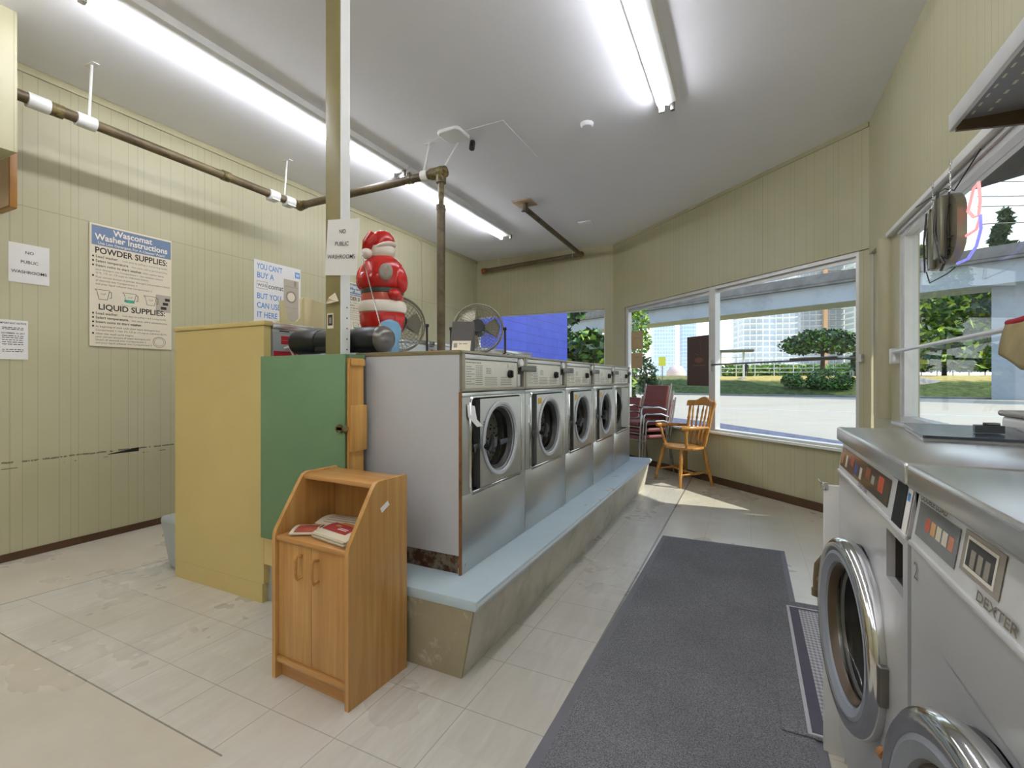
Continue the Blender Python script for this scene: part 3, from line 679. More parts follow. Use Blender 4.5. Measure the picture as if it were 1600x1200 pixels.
WW = .655
def washer(loc, label):
    w = WW-.006; t = thing('washing_machine', label, 'washing machine', loc, 0, 'front-loading washers on the platform')
    b = MB(); b.box(-.82, .004, .03, -.022, .014, .955); b.box(-.82, w-.014, .03, -.022, w-.004, .955); b.box(-.82, .014, .03, -.81, w-.014, .955); b.box(-.82, .0, .955, -.03, w, .968)
    b.build('body', 'greypaint', t)
    b = MB(); b.box(-.74, .004, 0, -.02, w-.004, .03); b.build('plinth', 'rust', t)
    y0, y1, z0, z1 = .068, .585, .340, .764
    b = MB(); b.box(-.022, 0, 0, 0, w, z0, .003); b.box(-.022, 0, z1, 0, w, .787, .003); b.box(-.022, 0, z0-.002, 0, y0, z1+.002); b.box(-.022, y1, z0-.002, 0, w, z1+.002)
    for yy in (.03, w-.03): b.cyl((-.002, yy, .035), (.003, yy, .035), .006, n=10)
    b.build('front_panel', 'steel', t)
    b = MB(); b.plate_hole(y0, y1, z0, z1, .345, .557, .16, -.07, -.062); b.box(-.07, y0-.004, z0, -.02, y0, z1); b.box(-.07, y1, z0, -.02, y1+.004, z1); b.box(-.07, y0, z1, -.02, y1, z1+.004); b.box(-.07, y0, z0-.004, -.02, y1, z0)
    b.build('door_recess', 'darksteel', t)
    b = MB(); hy, hz = (y1-y0)/2, (z1-z0)/2
    b.tube([(.001, p, q) for p, q in rrect((y0+y1)/2, (z0+z1)/2, hy+.002, hz+.002, .028)], .007, 6, True)
    b.box(-.01, y0+.01, z0-.012, .006, y1-.01, z0+.006, .004); b.build('recess_bezel', 'chrome', t)
    # door, hinged on its right edge
    d = MB(); o_ = (0, .578, 0); dy = -.578
    d.plate_hole(.142+dy, .578+dy, .349, .755, .345+dy, .557, .158, -.03, .008)
    d.box(-.03, .142+dy, .349, .008, .150+dy, .755)
    door = d.build('door', 'steel', t); door.location = o_
    b = MB(); b.lathe([(.158, -.012), (.182, .0), (.184, .006), (.178, .011), (.166, .010), (.15, -.02), (.143, -.028), (.158, -.03)], (.006, .345+dy, .557), (1, 0, 0), 48, caps=False); b.build('porthole_ring', 'greypaint', door)
    b = MB(); b.lathe([(.152, -.016), (.150, -.006), (.138, -.02), (.136, -.03)], (.006, .345+dy, .557), (1, 0, 0), 48, caps=False); b.build('porthole_seal', 'rubber', door)
    b = MB(); b.lathe([(.137, 0), (.11, -.035), (.06, -.055), (0, -.06)], (-.02, .345+dy, .557), (1, 0, 0), 40, caps=False); b.build('porthole_glass', 'doorglass', door)
    hy_ = .178+dy
    b = MB(); b.cyl((.008, hy_, .535), (.04, hy_, .535), .014, n=12); b.tube([(.04, hy_-.01, .515), (.045, hy_, .535), (.045, hy_+.016, .568), (.04, hy_+.022, .585)], [.013, .014, .013, .009], 8); b.tube([(.042, hy_, .53), (.04, hy_+.03, .512), (.035, hy_+.04, .508)], [.012, .009, .008], 8); b.build('door_handle', 'black', door)
    b = MB(); b.box(-.02, .100+dy, .53, .0, .142+dy, .55, .003); b.cyl((-.03, .110+dy, .525), (.002, .110+dy, .525), .012, n=10); b.build('latch', 'darksteel', door)
    fr = frame((.0084, 0, 0), (0, 1, 0), (0, 0, 1)); b = MB()
    for k in range(6): dashes(b, fr, .170+dy, .205+dy, .645-k*.012, .007, k)
    b.build('door_print', 'inkgrey', door)
    # drum
    b = MB(); b.lathe([(.155, .0), (.17, -.03), (.175, -.05), (.175, -.36), (.03, -.40), (0, -.39)], (-.066, .345, .557), (1, 0, 0), 48, caps=False); b.build('drum', 'drum', t, 40)
    b = MB(); b.lathe([(.158, .0), (.146, .008), (.143, .0), (.15, -.03)], (-.058, .345, .557), (1, 0, 0), 48, caps=False); b.build('tub_gasket', 'rubber', t)
    # console
    b = MB(); b.box(-.06, 0, .790, .002, w, .8045, .002); b.box(-.06, 0, .958, .004, w, .972, .004); b.box(-.06, 0, .80, .002, .022, .96); b.box(-.06, w-.018, .80, .002, w, .96); b.box(-.06, .545, .80, .001, .556, .96); b.box(-.06, .02, .80, -.012, .55, .96)
    b.build('console_housing', 'housing', t)
    b = MB(); b.box(-.012, .022, .8045, .0, .545, .932, .001); pl = b.build('instruction_plate', 'plate', t)
    b = MB(); b.box(-.012, .022, .936, .003, .552, .957, .003); b.build('console_strip', 'alu', t)
    fr = frame((.0002, 0, 0), (0, 1, 0), (0, 0, 1)); b = MB()
    dashes(b, fr, .03, .16, .918, .007, 9)
    for k in range(8): dashes(b, fr, .032, .075+.03*(k % 2), .90-k*.011, .005, 10+k)
    for k in range(10): dashes(b, fr, .115, .175, .905-k*.0095, .005, 30+k)
    for k in range(5): dashes(b, fr, .20, .32, .853-k*.009, .005, 50+k); dashes(b, fr, .36, .48, .853-k*.009, .005, 60+k)
    for k in range(4): dashes(b, fr, .21, .26, .895-k*.008, .005, 70+k)
    b.build('plate_print', 'greyprint', pl)
    b = MB(); b.cyl((0, .455, .872), (.014, .455, .872), .021, n=18); b.box(.012, .449, .855, .024, .461, .889, .003); b.build('selector_knob', 'black', t)
    b = MB(); b.box(-.06, .556, .8045, -.055, w-.018, .958); b.build('coin_recess', 'dark', t)
    b = MB(); b.box(-.055, .560, .806, -.006, .606, .872, .004); b.cyl((-.03, .60, .806), (-.03, .60, .872), .022, n=14); b.build('coin_box', 'alu', t)
    b = MB(); b.cyl((-.03, .585, .932), (.012, .585, .932), .023, n=18); b.build('coin_lock', 'white', t)
    return t
Y0 = 1.756
w1 = washer((-1.105, Y0, .313), 'stainless front-loading washer with grey side board, nearest of the row of five')
labs = ['stainless front-loading washer, second of the row from the wooden cabinet', 'stainless front-loading washer in the middle of the row of five', 'stainless front-loading washer, fourth of the row, before the farthest one', 'stainless front-loading washer with its door open, farthest of the row of five']
ws = [w1]
for k in range(1, 5): ws.append(dup(w1, (-1.105, Y0+k*WW, .313), labs[k-1]))
for c in ws[4].children:
    if c.name.startswith('door.') : c.rotation_euler = (0, 0, R(-68))
for k in (1, 2, 3):
    for c in ws[k].children:
        if c.name.startswith('door.'):
            s_ = MB(); s_.box(.008, -.415, .70, .0092, -.365, .735); s_.build('sticker', mat('yellow_sticker', 'e0b43c', .6) if k == 1 else bpy.data.materials['yellow_sticker'], c)
for k in range(5):
    b = MB(); b.box(.004, .575, .888, .016, .575+(.20 if k < 4 else .066), .918, .003)
    b.build('lock_bar', 'darksteel', ws[k])
# extras of the first washer
b = MB(); b.box(-.535, -.010, .083, -.010, -.002, .952); b.build('side_board', 'greypaint', w1)
b = MB(); b.box(-.60, -.012, .952, -.004, .0, .972, .002); b.build('top_trim', 'olivemetal', w1)
b = MB(); b.box(-.010, -.012, .0, .0, -.001, .79); b.build('corner_edge', 'brownmetal', w1)
b = MB(); b.box(-.62, -.004, .03, -.012, .002, .083); b.build('rusted_skirt', 'rust', w1)
b = MB(); b.quads([(.003, .035, .735), (.004, .10, .725), (.012, .105, .665), (.035, .118, .635), (.022, .09, .632), (.006, .04, .68)], [(0, 1, 2, 3, 4, 5)]); b.build('paper_tag', 'paper', w1)
fr = frame((.0004, 0, 0), (0, 1, 0), (0, 0, 1)); b = MB(); letters(b, fr, '1', .43, .905, .03); b.build('number', 'ink', w1)
for k in (1, 2, 3): b = MB(); b.box(.0, .02, .60, .002, .062, .70); b.build('paper_tag', 'paper', ws[k])

# back row, seen from its rear: one machine behind the yellow end panel
bk = thing('washing_machine', 'rear of a tall washer with red warning labels behind the yellow panel', 'washing machine', (-2.24, 1.70, .31))
b = MB(); b.box(-.74, 0, 0, -.003, .66, 1.12); b.build('body', 'alu', bk)
b = MB(); b.box(-.004, 0, 0, .0, .66, 1.10); b.build('rear_panel', mat('galvanised_panel', 'bfc6c6', .35, .4, var=.1), bk)
b = MB(); b.box(-.745, -.003, 1.115, .006, .665, 1.147, .004); b.build('top', 'steel_h', bk)
for k, (y0, y1, z0, z1) in enumerate(((.05, .13, 1.058, 1.08), (.05, .165, 1.036, 1.056), (-.005+.01, .175, .965, .998))):
    b = MB(); b.box(.0, y0, z0, .0015, y1, z1); b.build('warning_label', 'redlabel', bk)
b = MB(); b.box(.0, .10, 1.012, .002, .16, 1.043); b.build('rating_plate', 'inkgrey', bk)
for y0 in (.04, .18): b = MB(); b.box(-.001, y0, 1.103, .001, y0+.06, 1.108); b.build('vent_slot', 'dark', bk)
b = MB(); b.box(-.752, .005, .0, -.741, .655, 1.09, .003); b.build('front_panel', 'steel', bk)
b = MB(); b.lathe([(.20, 0), (.205, .02), (.17, .03), (.155, .01)], (-.752, .33, .55), (-1, 0, 0), 40, caps=False); b.build('porthole_ring', 'chrome', bk)
b = MB(); b.lathe([(.165, .004), (.10, .025), (0, .03)], (-.752, .33, .55), (-1, 0, 0), 40); b.build('porthole_glass', 'rubber', bk)
b = MB(); b.box(-.756, .03, .92, -.752, .63, 1.06); b.build('instruction_plate', 'plate', bk)
b = MB(); b.tube([(.0, .07, 1.015), (.02, .085, 1.02), (.03, .10, .98), (.03, .115, .94)], .006, 6); b.tube([(.0, .085, 1.02), (.02, .10, 1.025), (.03, .125, .985), (.03, .14, .94)], .006, 6); b.build('hoses', 'whiteplastic', bk)

for k, nm in enumerate(('second', 'third', 'fourth', 'fifth and farthest')):
    dup(bk, (-2.24, 1.70+(k+1)*.672, .31), 'tall washer of the hidden back row, %s from the yellow panel' % nm)
# yellow end panel
yp = thing('end_panel', 'tall beige-yellow end panel closing the back row of washers', 'panel')
b = MB(); b.box(-3.017, 1.645, .10, -2.236, 1.685, 1.435); b.build('board', 'yellow', yp)
b = MB(); b.box(-3.020, 1.638, 1.437, -2.224, 1.688, 1.461, .003); b.build('cap_strip', 'yellow', yp)
b = MB(); b.box(-3.017, 1.647, 0, -2.25, 1.683, .098); b.build('kick_board', 'yellow', yp)
b = MB(); b.box(-2.2355, 1.646, .205, -2.10, 1.672, .365); b.build('lower_rail', 'yellow', yp)
# green plywood hatch
gh = thing('plywood_hatch', 'green painted plywood hatch with bare lumber side between the washer rows', 'cabinet')
b = MB(); b.box(-2.20, 1.60, .361, -1.630, 1.614, 1.273, .002); b.build('front_board', 'green', gh)
b = MB(); b.box(-1.640, 1.6145, .361, -1.612, 1.70, 1.255); b.build('side_board', 'lumber', gh)
b = MB(); b.box(-2.19, 1.6145, .37, -2.16, 1.644, 1.255); b.build('side_board', 'lumber', gh)
b = MB(); b.box(-2.20, 1.6145, 1.2555, -1.612, 1.71, 1.272); b.build('top_board', 'green', gh)
b = MB(); b.box(-1.611, 1.608, .83, -1.598, 1.71, 1.04, .003); b.build('lumber_block', 'lumber', gh)
b = MB(); b.box(-1.611, 1.612, 1.22, -1.603, 1.70, 1.252); b.box(-1.611, 1.60, .40, -1.606, 1.608, 1.25); b.build('edge_strip', 'lumber', gh)
b = MB(); b.cyl((-1.655, 1.598, .935), (-1.655, 1.588, .935), .02, n=10); b.box(-1.67, 1.588, .925, -1.60, 1.598, .945, .004); b.ell((-1.615, 1.59, .935), (.014, .012, .018)); b.build('latch', 'brass', gh)

# ------------------------------------------------------------------ post with signs
ps = thing('support_post', 'olive square post rising from the green hatch to the ceiling', 'post')
b = MB(); b.box(-1.816, 1.662, 1.26, -1.722, 1.70, 3.2, .003); b.build('post', 'olive_post', ps)
b = MB(); b.box(-1.722, 1.664, 1.26, -1.7165, 1.72, 3.2); b.build('corner_strip', 'white', ps)
for k in range(5): b = MB(); b.cyl((-1.7165, 1.70, 1.30+k*.05), (-1.715, 1.70, 1.30+k*.05), .004, n=8); b.build('screw', 'darksteel', ps)
def paper_sign(name, label, fr, w, h, lines, size, cat='sign', group=None, m='paper', gap=None):
    o = MB(); rect(o, fr, 0, 0, w, h, .0012, .0012); o = o.build(name, m, None, 0); tag(o, label, cat, group)
    b = MB(); n = len(lines)
    for i, (tx, yy, sz) in enumerate(lines): letters(b, fr, tx, w/2, yy, sz*1.05, 'CENTER', .002, None, .003); b.build('lettering', 'ink', o, 0); b = MB()
    b.bm.free(); return o
fr = frame((-1.812, 1.655, 1.655), (1, 0, -.10), (.08, 0, 1))
paper_sign('paper_sign', 'white paper sign about washrooms taped to the olive post', fr, .20, .262, [('NO', .195, .026), ('PUBLIC', .138, .026), ('WASHROOMS', .078, .026)], .03)
b = MB(); b.quads([(-1.81, 1.66, 1.52), (-1.77, 1.64, 1.545), (-1.735, 1.645, 1.565), (-1.72, 1.652, 1.525), (-1.755, 1.635, 1.515)], [(0, 1, 2, 4), (2, 3, 4)]); b.quads([(-1.80, 1.65, 1.525), (-1.755, 1.625, 1.535), (-1.725, 1.648, 1.522)], [(0, 1, 2)]); tag(b.build('paper_scrap', 'cream_paper'), 'crumpled scrap of paper tied round the olive post', 'paper')
fr = frame((-1.803, 1.661, 1.400), (1, 0, 0), (0, 0, 1)); b = MB(); rect(b, fr, 0, 0, .04, .072); st = tag(b.build('photo_card', 'cream_paper', None, 0), 'small photo card stuck low on the olive post', 'card')
b = MB(); rect(b, fr, .005, .014, .035, .066, .0011); b.build('photo', 'ink', st, 0); b = MB(); rect(b, fr, .013, .024, .028, .052, .0015); b.build('picture', 'greyprint', st, 0)

# ------------------------------------------------------------------ things on top of the island
bx = thing('portable_stereo', 'black barrel-shaped portable stereo with raised antenna lying behind the post', 'stereo', (-1.845, 1.79, 1.352), R(2))
b = MB(); b.cyl((-.13, 0, .002), (.10, 0, .002), .055, n=28); b.box(-.14, -.045, -.06, .11, .045, -.02, .01); b.build('body', 'black', bx)
for x0, x1, lab in ((-.32, -.13, 'speaker_barrel'), (.09, .27, 'speaker_barrel')):
    b = MB(); b.lathe([(0, 0), (.04, .002), (.058, .012), (.064, .03), (.064, x1-x0-.03), (.06, x1-x0-.008), (.05, x1-x0)], (x0, 0, 0), (1, 0, 0), 32); b.build(lab, 'black', bx)
b = MB(); b.lathe([(.064, 0), (.066, .008), (.062, .025), (.05, .045), (.03, .056), (0, .06)], (.252, 0, 0), (1, 0, 0), 32); b.build('end_cap', mat('dark_silver', '77746e', .3, .6), bx)
b = MB(); b.cyl((.235, .02, .055), (.105, .03, .44), .0032, .002, n=8); b.cyl((.235, .02, .05), (.23, .02, .075), .006, n=8); b.build('antenna', 'chrome', bx)

fg = thing('lawn_figurine', 'red and white moulded plastic lawn figurine standing with its back turned', 'figurine', (-1.758, 1.995, 1.284), R(20))
b = MB(); b.lathe([(.07, 0), (.082, .02), (.075, .06), (.085, .09), (.105, .135), (.118, .17), (.121, .21), (.115, .235)], n=36, sx=1.0, sy=.85)
b.build('trousers', 'red', fg)
b = MB(); b.lathe([(.078, .0), (.085, .03), (.07, .075)], n=28, sx=1, sy=.85); b.build('base', 'whiteplastic', fg)
b = MB(); b.lathe([(.112, .222), (.124, .23), (.129, .25), (.127, .27), (.118, .286), (.108, .288)], n=36, sx=1, sy=.86); b.build('coat_trim', 'whiteplastic', fg)
b = MB(); b.lathe([(.112, .28), (.113, .31), (.108, .33)], n=36, sx=1, sy=.86); b.build('coat_skirt', 'redpale', fg)
b = MB(); b.lathe([(.105, .345), (.115, .375), (.118, .41), (.116, .45), (.106, .485), (.085, .51), (.058, .528), (.045, .54)], n=36, sx=1, sy=.84)
b.ell((-.098, -.01, .425), (.038, .05, .075), (0, .25, 0)); b.ell((.095, -.005, .41), (.042, .05, .08), (0, -.2, 0)); b.ell((-.06, -.055, .39), (.06, .045, .05), (.3, .4, 0)); b.ell((-.01, -.075, .40), (.05, .03, .035), (.2, -.4, 0)); b.ell((.08, -.04, .315), (.04, .06, .035), (0, .3, .4))
b.build('coat', 'red', fg, 80)
b = MB(); b.lathe([(.108, .326), (.114, .330), (.114, .348), (.107, .353)], n=36, sx=1, sy=.86); b.build('belt', 'belt', fg)
b = MB(); b.lathe([(.05, .520), (.064, .535), (.067, .555), (.066, .575), (.06, .59)], n=28, sx=1, sy=.95); b.ell((.012, -.004, .578), (.066, .066, .022), (0, -.35, 0)); b.build('cap_band', 'whiteplastic', fg)
b = MB(); b.lathe([(.063, .57), (.067, .60), (.063, .63), (.045, .655), (.02, .668), (0, .67)], n=28, sx=1, sy=.95); b.tube([(-.03, -.03, .63), (-.06, -.05, .59), (-.068, -.055, .55)], [.04, .032, .022], 12); b.build('cap', 'red', fg, 80)
b = MB(); b.ell((-.062, -.06, .535), (.029, .029, .029)); b.build('pompom', 'whiteplastic', fg)
b = MB(); b.lathe([(.0, .012), (.026, .012), (.034, .004), (.036, 0)], (.055, -.094, .43), (.12, -1, .05), 24, sy=1.25); b.build('back_plug', mat('grey_plug', '9a9080', .5), fg)
b = MB(); b.prism([(.015, -.115, .0), (.085, -.085, .0), (.098, -.02, .0), (.02, -.02, 0)], (0, 0, .02)); 
b.lathe([(.045, 0), (.055, .03), (.05, .07), (.062, .10), (.064, .14), (.05, .17), (.02, .185), (0, .188)], (.062, -.068, 0), n=9, sx=1.0, sy=.75); b.build('blue_sack', 'bluesack', fg, 30)
b = MB(); b.cyl((.05, -.108, .035), (.048, -.118, .035), .010, n=12); b.build('cord_hole', 'blueink', fg)

def fan(label, loc, rot, rr, tilt, hub):
    t = thing('desk_fan', label, 'fan', loc, rot, 'steel fans on top of the washers'); zc = rr+.035
    def P(r, a, dy): 
        x, z = r*math.cos(a), r*math.sin(a); return (x, dy*math.cos(tilt)-z*math.sin(tilt), zc+z*math.cos(tilt)+dy*math.sin(tilt))
    b = MB()
    b.tube([P(rr, 2*PI*k/48, 0) for k in range(48)], .0055, 6, True)
    for q, dy in ((.97, .03), (.97, -.03)): b.tube([P(rr*q, 2*PI*k/48, dy) for k in range(48)], .003, 5, True)
    for sgn in (1, -1):
        for f in (.35, .5, .62, .74, .86): b.tube([P(rr*f, 2*PI*k/40, sgn*(.03+.035*(1-f*f))) for k in range(40)], .0011, 4, True)
        for k in range(36):
            a = 2*PI*k/36; b.tube([P(rr*f, a+f*.35, sgn*(.03+.035*(1-f*f)) if f < .96 else 0) for f in (.2, .5, .8, 1.0)], .0012, 4)
    b.build('guard', 'fanmetal', t)
    b = MB(); b.cyl(P(0, 0, .02), P(0, 0, -.09), .05, .04, n=20); b.build('motor', hub, t)
    for k in range(3):
        b = MB(); a0 = k*2*PI/3; q = []
        for f, da, dy in ((.18, -.3, .012), (.85, -.42, .02), (.9, .1, .0), (.8, .55, -.02), (.18, .4, -.012)): q.append(P(rr*f, a0+da, dy))
        b.prism(q, Vector(P(0, 0, .002))-Vector(P(0, 0, 0))); b.build('blade', 'fanmetal', t)
    b = MB(); b.tube([(-rr-.012, 0, zc), (-rr-.014, 0, .04), (-rr*.7, 0, .008), (rr*.7, 0, .008), (rr+.014, 0, .04), (rr+.012, 0, zc)], .007, 8); b.tube([(-rr*.6, -.08, .007), (-rr*.6, .08, .007)], .007, 8); b.tube([(rr*.6, -.08, .007), (rr*.6, .08, .007)], .007, 8); b.build('stand', 'wire', t)
    for s in (-1, 1): b = MB(); b.cyl((s*rr, 0, zc), (s*(rr+.022), 0, zc), .011, n=10); b.build('pivot_knob', 'black', t)
    return t
fan('round wire fan standing on the washers beside the black display stand', (-1.53, 2.62, 1.284), R(28), .158, R(-8), 'black')
fan('tilted round wire fan half hidden behind the red figurine', (-1.86, 2.24, 1.284), R(50), .165, R(-8), 'black')
sd_ = thing('display_stand', 'black wedge-shaped display stand with a small card on the nearest washer', 'stand', (-1.20, 1.90, 1.286), R(22))
b = MB(); b.prism([(-.055, .0, 0), (-.055, .085, 0), (-.055, .085, .145), (-.055, .075, .145)], (.105, 0, 0)); b.build('wedge', 'black', sd_)
b = MB(); b.prism([(-.055, -.006, 0), (-.055, .0, 0), (-.055, .076, .146), (-.055, .068, .150)], (.105, 0, 0)); b.build('face_board', mat('charcoal_board', '4c4742', .5), sd_)
fr = frame((-.045, -.008, .004), (1, 0, 0), (0, .076, .146)); b = MB(); rect(b, fr, .0, .0, .088, .055, .001); cdx = b.build('card', 'cream_paper', sd_, 0)
b = MB(); dashes(b, fr, .032, .075, .036, .008, 3, .0014); rect(b, fr, .008, .018, .024, .042, .0014); b.build('card_print', 'greyprint', cdx, 0)
# cream moulded bin on the back machine
cb_ = thing('plastic_bin', 'cream moulded plastic bin with cut-out side on the back washer', 'bin', (-2.34, 1.83, 1.457))
pts = [(0, .0), (-.008, .14), (.016, .146), (.042, .042), (.062, .030), (.10, .034), (.128, .062), (.134, .165), (.150, .182), (.212, .188), (.232, .172), (.30, .170), (.30, .0)]
b = MB(); b.prism([(0, p, q) for p, q in pts], (-.012, 0, 0)); b.build('front_side', 'creamplastic', cb_)
b = MB(); b.box(-.24, 0, 0, -.012, .30, .012); b.box(-.24, .14, .012, -.228, .30, .06); b.build('tray', 'creamplastic', cb_)
b = MB(); b.lathe([(.034, 0), (.038, .17), (.03, .182)], (-.02, .185, .004), n=20); b.build('corner_column', 'creamplastic', cb_)

# ------------------------------------------------------------------ pipes
def pipe_run(name, label, parts):
    t = thing(name, label, 'pipe')
    for nm, pts, r, m in parts: b = MB(); b.tube(pts, r, 14); b.build(nm, m, t)
    return t
pz, px_, pd, py_ = 2.787, -3.77, -2.178, 3.15
pr = pipe_run('sprinkler_pipe', 'brown iron pipe along the left wall, across over the washers and down behind them', [
    ('wall_pipe', [(px_, 1.15, 2.799), (px_, py_-.03, pz)], .033, 'pipe'), ('cross_pipe', [(px_+.02, py_, pz), (pd-.055, py_, pz+.01)], .033, 'pipe'), ('drop_pipe', [(pd, py_, pz-.26), (pd, py_, .9)], .033, 'pipe'), ('drop_nipple', [(pd, py_, pz-.03), (pd, py_, pz-.27)], .023, 'brass')])
for p in ((px_, py_, pz), (pd, py_, pz+.01)): b = MB(); b.ell(p, (.048, .048, .048), None, 14, 10); b.cyl((p[0], p[1]-.02, p[2]), (p[0], p[1]-.07, p[2]), .041, n=14) if p[0] < -3 else b.cyl((p[0]-.095, p[1], p[2]), (p[0]+.043, p[1], p[2]), .044, n=14); b.cyl(p, (p[0]+.066 if p[0] < -3 else p[0], p[1], p[2]-(0 if p[0] < -3 else .086)), .040, n=14); b.build('elbow', 'brass', pr)
for yy in (2.434, 1.384): b = MB(); b.cyl((px_, yy-.03, pz+.006), (px_, yy+.03, pz+.006), .040, n=14); b.build('coupling', 'brass', pr)
b = MB(); b.cyl((-2.50, py_, pz+.008), (-2.46, py_, pz+.008), .038, n=14); b.build('coupling', 'brass', pr)
b = MB(); b.cyl((pd, py_, 2.495), (pd, py_, 2.535), .037, n=14); b.build('coupling', 'pipe', pr)
def hanger(p, top, m='white'):
    b = MB(); b.tube([Vector(top), Vector(p)+Vector((0, 0, .04))], .008, 6); b.box(top[0]-.05, top[1]-.02, H-.005, top[0]+.05, top[1]+.02, H); return b.build('hanger', m, pr)
hanger((px_, 2.98, pz), (-3.86, 3.08, H)); hanger((-2.35, py_, pz), (-2.47, 3.40, H)); hanger((pd, py_+.04, pz+.03), (-2.22, 3.48, H)); hanger((px_, 1.545, pz), (-3.82, 1.58, H))
for y0 in (2.864, 3.026): b = MB(); b.cyl((px_, y0-.048, pz), (px_, y0+.048, pz), .044, n=14); b.box(px_-.04, y0-.04, pz-.048, px_+.045, y0+.04, pz-.038); b.build('strap', 'white', pr)
b = MB(); b.cyl((-2.36, py_, pz+.01), (-2.30, py_, pz+.01), .043, n=14); b.build('strap', 'white', pr)
for y0 in (1.30, 1.527): b = MB(); b.cyl((px_, y0-.05, pz+.006), (px_, y0+.05, pz+.006), .043, n=14); b.build('strap', 'white', pr)
b = MB(); b.tube([(-4.215, 2.70, 2.97), (-4.0, 2.80, 2.87), (px_-.02, 2.87, 2.82)], .006, 6); b.build('brace', 'pipe', pr)
fp_ = pipe_run('sprinkler_pipe', 'brown pipe from a square ceiling plate to the far wall, ending in a rusty cap', [
    ('branch_pipe', [(-2.315, 5.04, 3.135), (-2.295, 6.98, 3.07)], .032, 'pipe'), ('wall_pipe', [(-2.29, 7.05, 3.07), (-3.98, 7.05, 2.985)], .034, 'pipe')])
b = MB(); b.ell((-2.29, 7.04, 3.07), (.048, .048, .048), None, 14, 10); b.build('elbow', 'pipe', fp_)
b = MB(); b.cyl((-3.96, 7.05, 2.987), (-4.03, 7.05, 2.983), .045, n=14); b.build('end_cap', 'pipecap', fp_)
b = MB(); b.cyl((-2.315, 5.02, 3.19), (-2.315, 5.03, 3.10), .04, n=14); b.build('elbow', 'pipe', fp_)
b = MB(); b.box(-2.43, 4.92, 3.187, -2.20, 5.14, 3.2, .003); b.build('ceiling_plate', mat('tan_board', 'b39a7c', .6), fp_)
for x0 in (-2.42, -3.72): b = MB(); b.tube([(x0, 7.05, 3.2), (x0, 7.085, 3.05), (x0, 7.05, 3.02-.03*(x0 < -3)), (x0, 7.012, 3.05), (x0, 7.04, 3.2)], .003, 5); b.build('hanger', 'railwhite', fp_)
dr = pipe_run('drain_pipe', 'short brown bent pipe stub beside the white panel near the floor', [('bend', [(.235, 1.775, .605), (.215, 1.775, .60), (.199, 1.775, .575), (.196, 1.775, .53), (.196, 1.775, .49)], .011, 'pipe')])
b = MB(); b.cyl((.196, 1.775, .50), (.196, 1.775, .478), .015, n=12); b.build('pipe_socket', 'pipe', dr)

# ------------------------------------------------------------------ ceiling fittings
def tube_light(label, xt, xr, y0, y1):
    t = thing('fluorescent_light', label, 'ceiling light', (0, 0, 0), 0, 'fluorescent strip lights')
    b = MB(); b.prism([(xt-.05, y0, H), (xt-.035, y0, H-.04), (xt+.0, y0, H-.05), (xr-.03, y0, H-.05), (xr, y0, H-.04), (xr+.012, y0, H)], (0, y1-y0, 0)); b.build('housing', 'white', t)
    b = MB(); b.cyl((xt, y0+.03, H-.075), (xt, y1-.03, H-.075), .017, n=14); b.build('tube', 'tube', t)
    for yy in (y0, y1-.03): b = MB(); b.box(xt-.02, yy, H-.098, xt+.02, yy+.03, H-.04, .004); b.build('socket', 'sock', t)
    for yy in (y0, y1-.03): b = MB(); b.box(xr-.04, yy, H-.098, xr-.012, yy+.03, H-.04, .004); b.build('empty_socket', 'darksteel', t)
tube_light('long fluorescent strip passing behind the olive post', -3.08, -2.92, 1.22, 3.66); tube_light('long fluorescent strip nearest the far wall', -3.08, -2.92, 3.70, 5.95)
tube_light('fluorescent strip above the floor mat in the right aisle', -.56, -.46, 1.2, 3.63)
tube_light('unseen fluorescent strip added as fill behind the viewpoint, middle row', -1.85, -1.70, -2.7, -.26); tube_light('unseen fluorescent strip added as fill at the back of the room, right row', -.56, -.46, -3.1, -1.35); tube_light('fluorescent strip behind the viewpoint, left row', -3.08, -2.92, -1.3, 1.15); tube_light('fluorescent strip behind the viewpoint, right row', -.56, -.46, -1.3, 1.12)  # middle-row and back-of-room strips are unseen, added to brighten surfaces facing the viewpoint
ap = thing('access_point', 'white rounded square wireless unit on the ceiling', 'wifi unit', (-2.19, 3.35, H))
b = MB(); b.prism([(p, q, -.03) for p, q in rrect(0, 0, .11, .11, .05, 6)], (0, 0, .03)); o = b.build('shell', 'white', ap); bv = o.modifiers.new('bevel', 'BEVEL'); bv.width = .012; bv.segments = 3; bv.limit_method = 'ANGLE'
sc_ = thing('security_camera', 'small dark olive camera on the ceiling beside the white unit', 'camera', (-2.11, 3.52, H))
b = MB(); b.cyl((0, 0, 0), (0, 0, -.03), .02, n=12); b.build('mount', 'brass', sc_); b = MB(); b.cyl((0, 0, -.02), (.01, -.03, -.085), .024, n=14); b.build('barrel', 'black', sc_)
sdt = thing('smoke_detector', 'white round smoke detector on the ceiling between the lights', 'smoke detector', (-1.15, 3.69, H))
b = MB(); b.lathe([(.052, 0), (.05, -.02), (.04, -.03), (0, -.032)], n=24); b.build('cover', 'ceiling', sdt)
cv = MB(); cv.box(-1.98, 5.95, H-.012, -1.8, 6.08, H, .004); tag(cv.build('junction_cover', 'ceiling'), 'flat white cover on the ceiling near the far wall', 'cover')

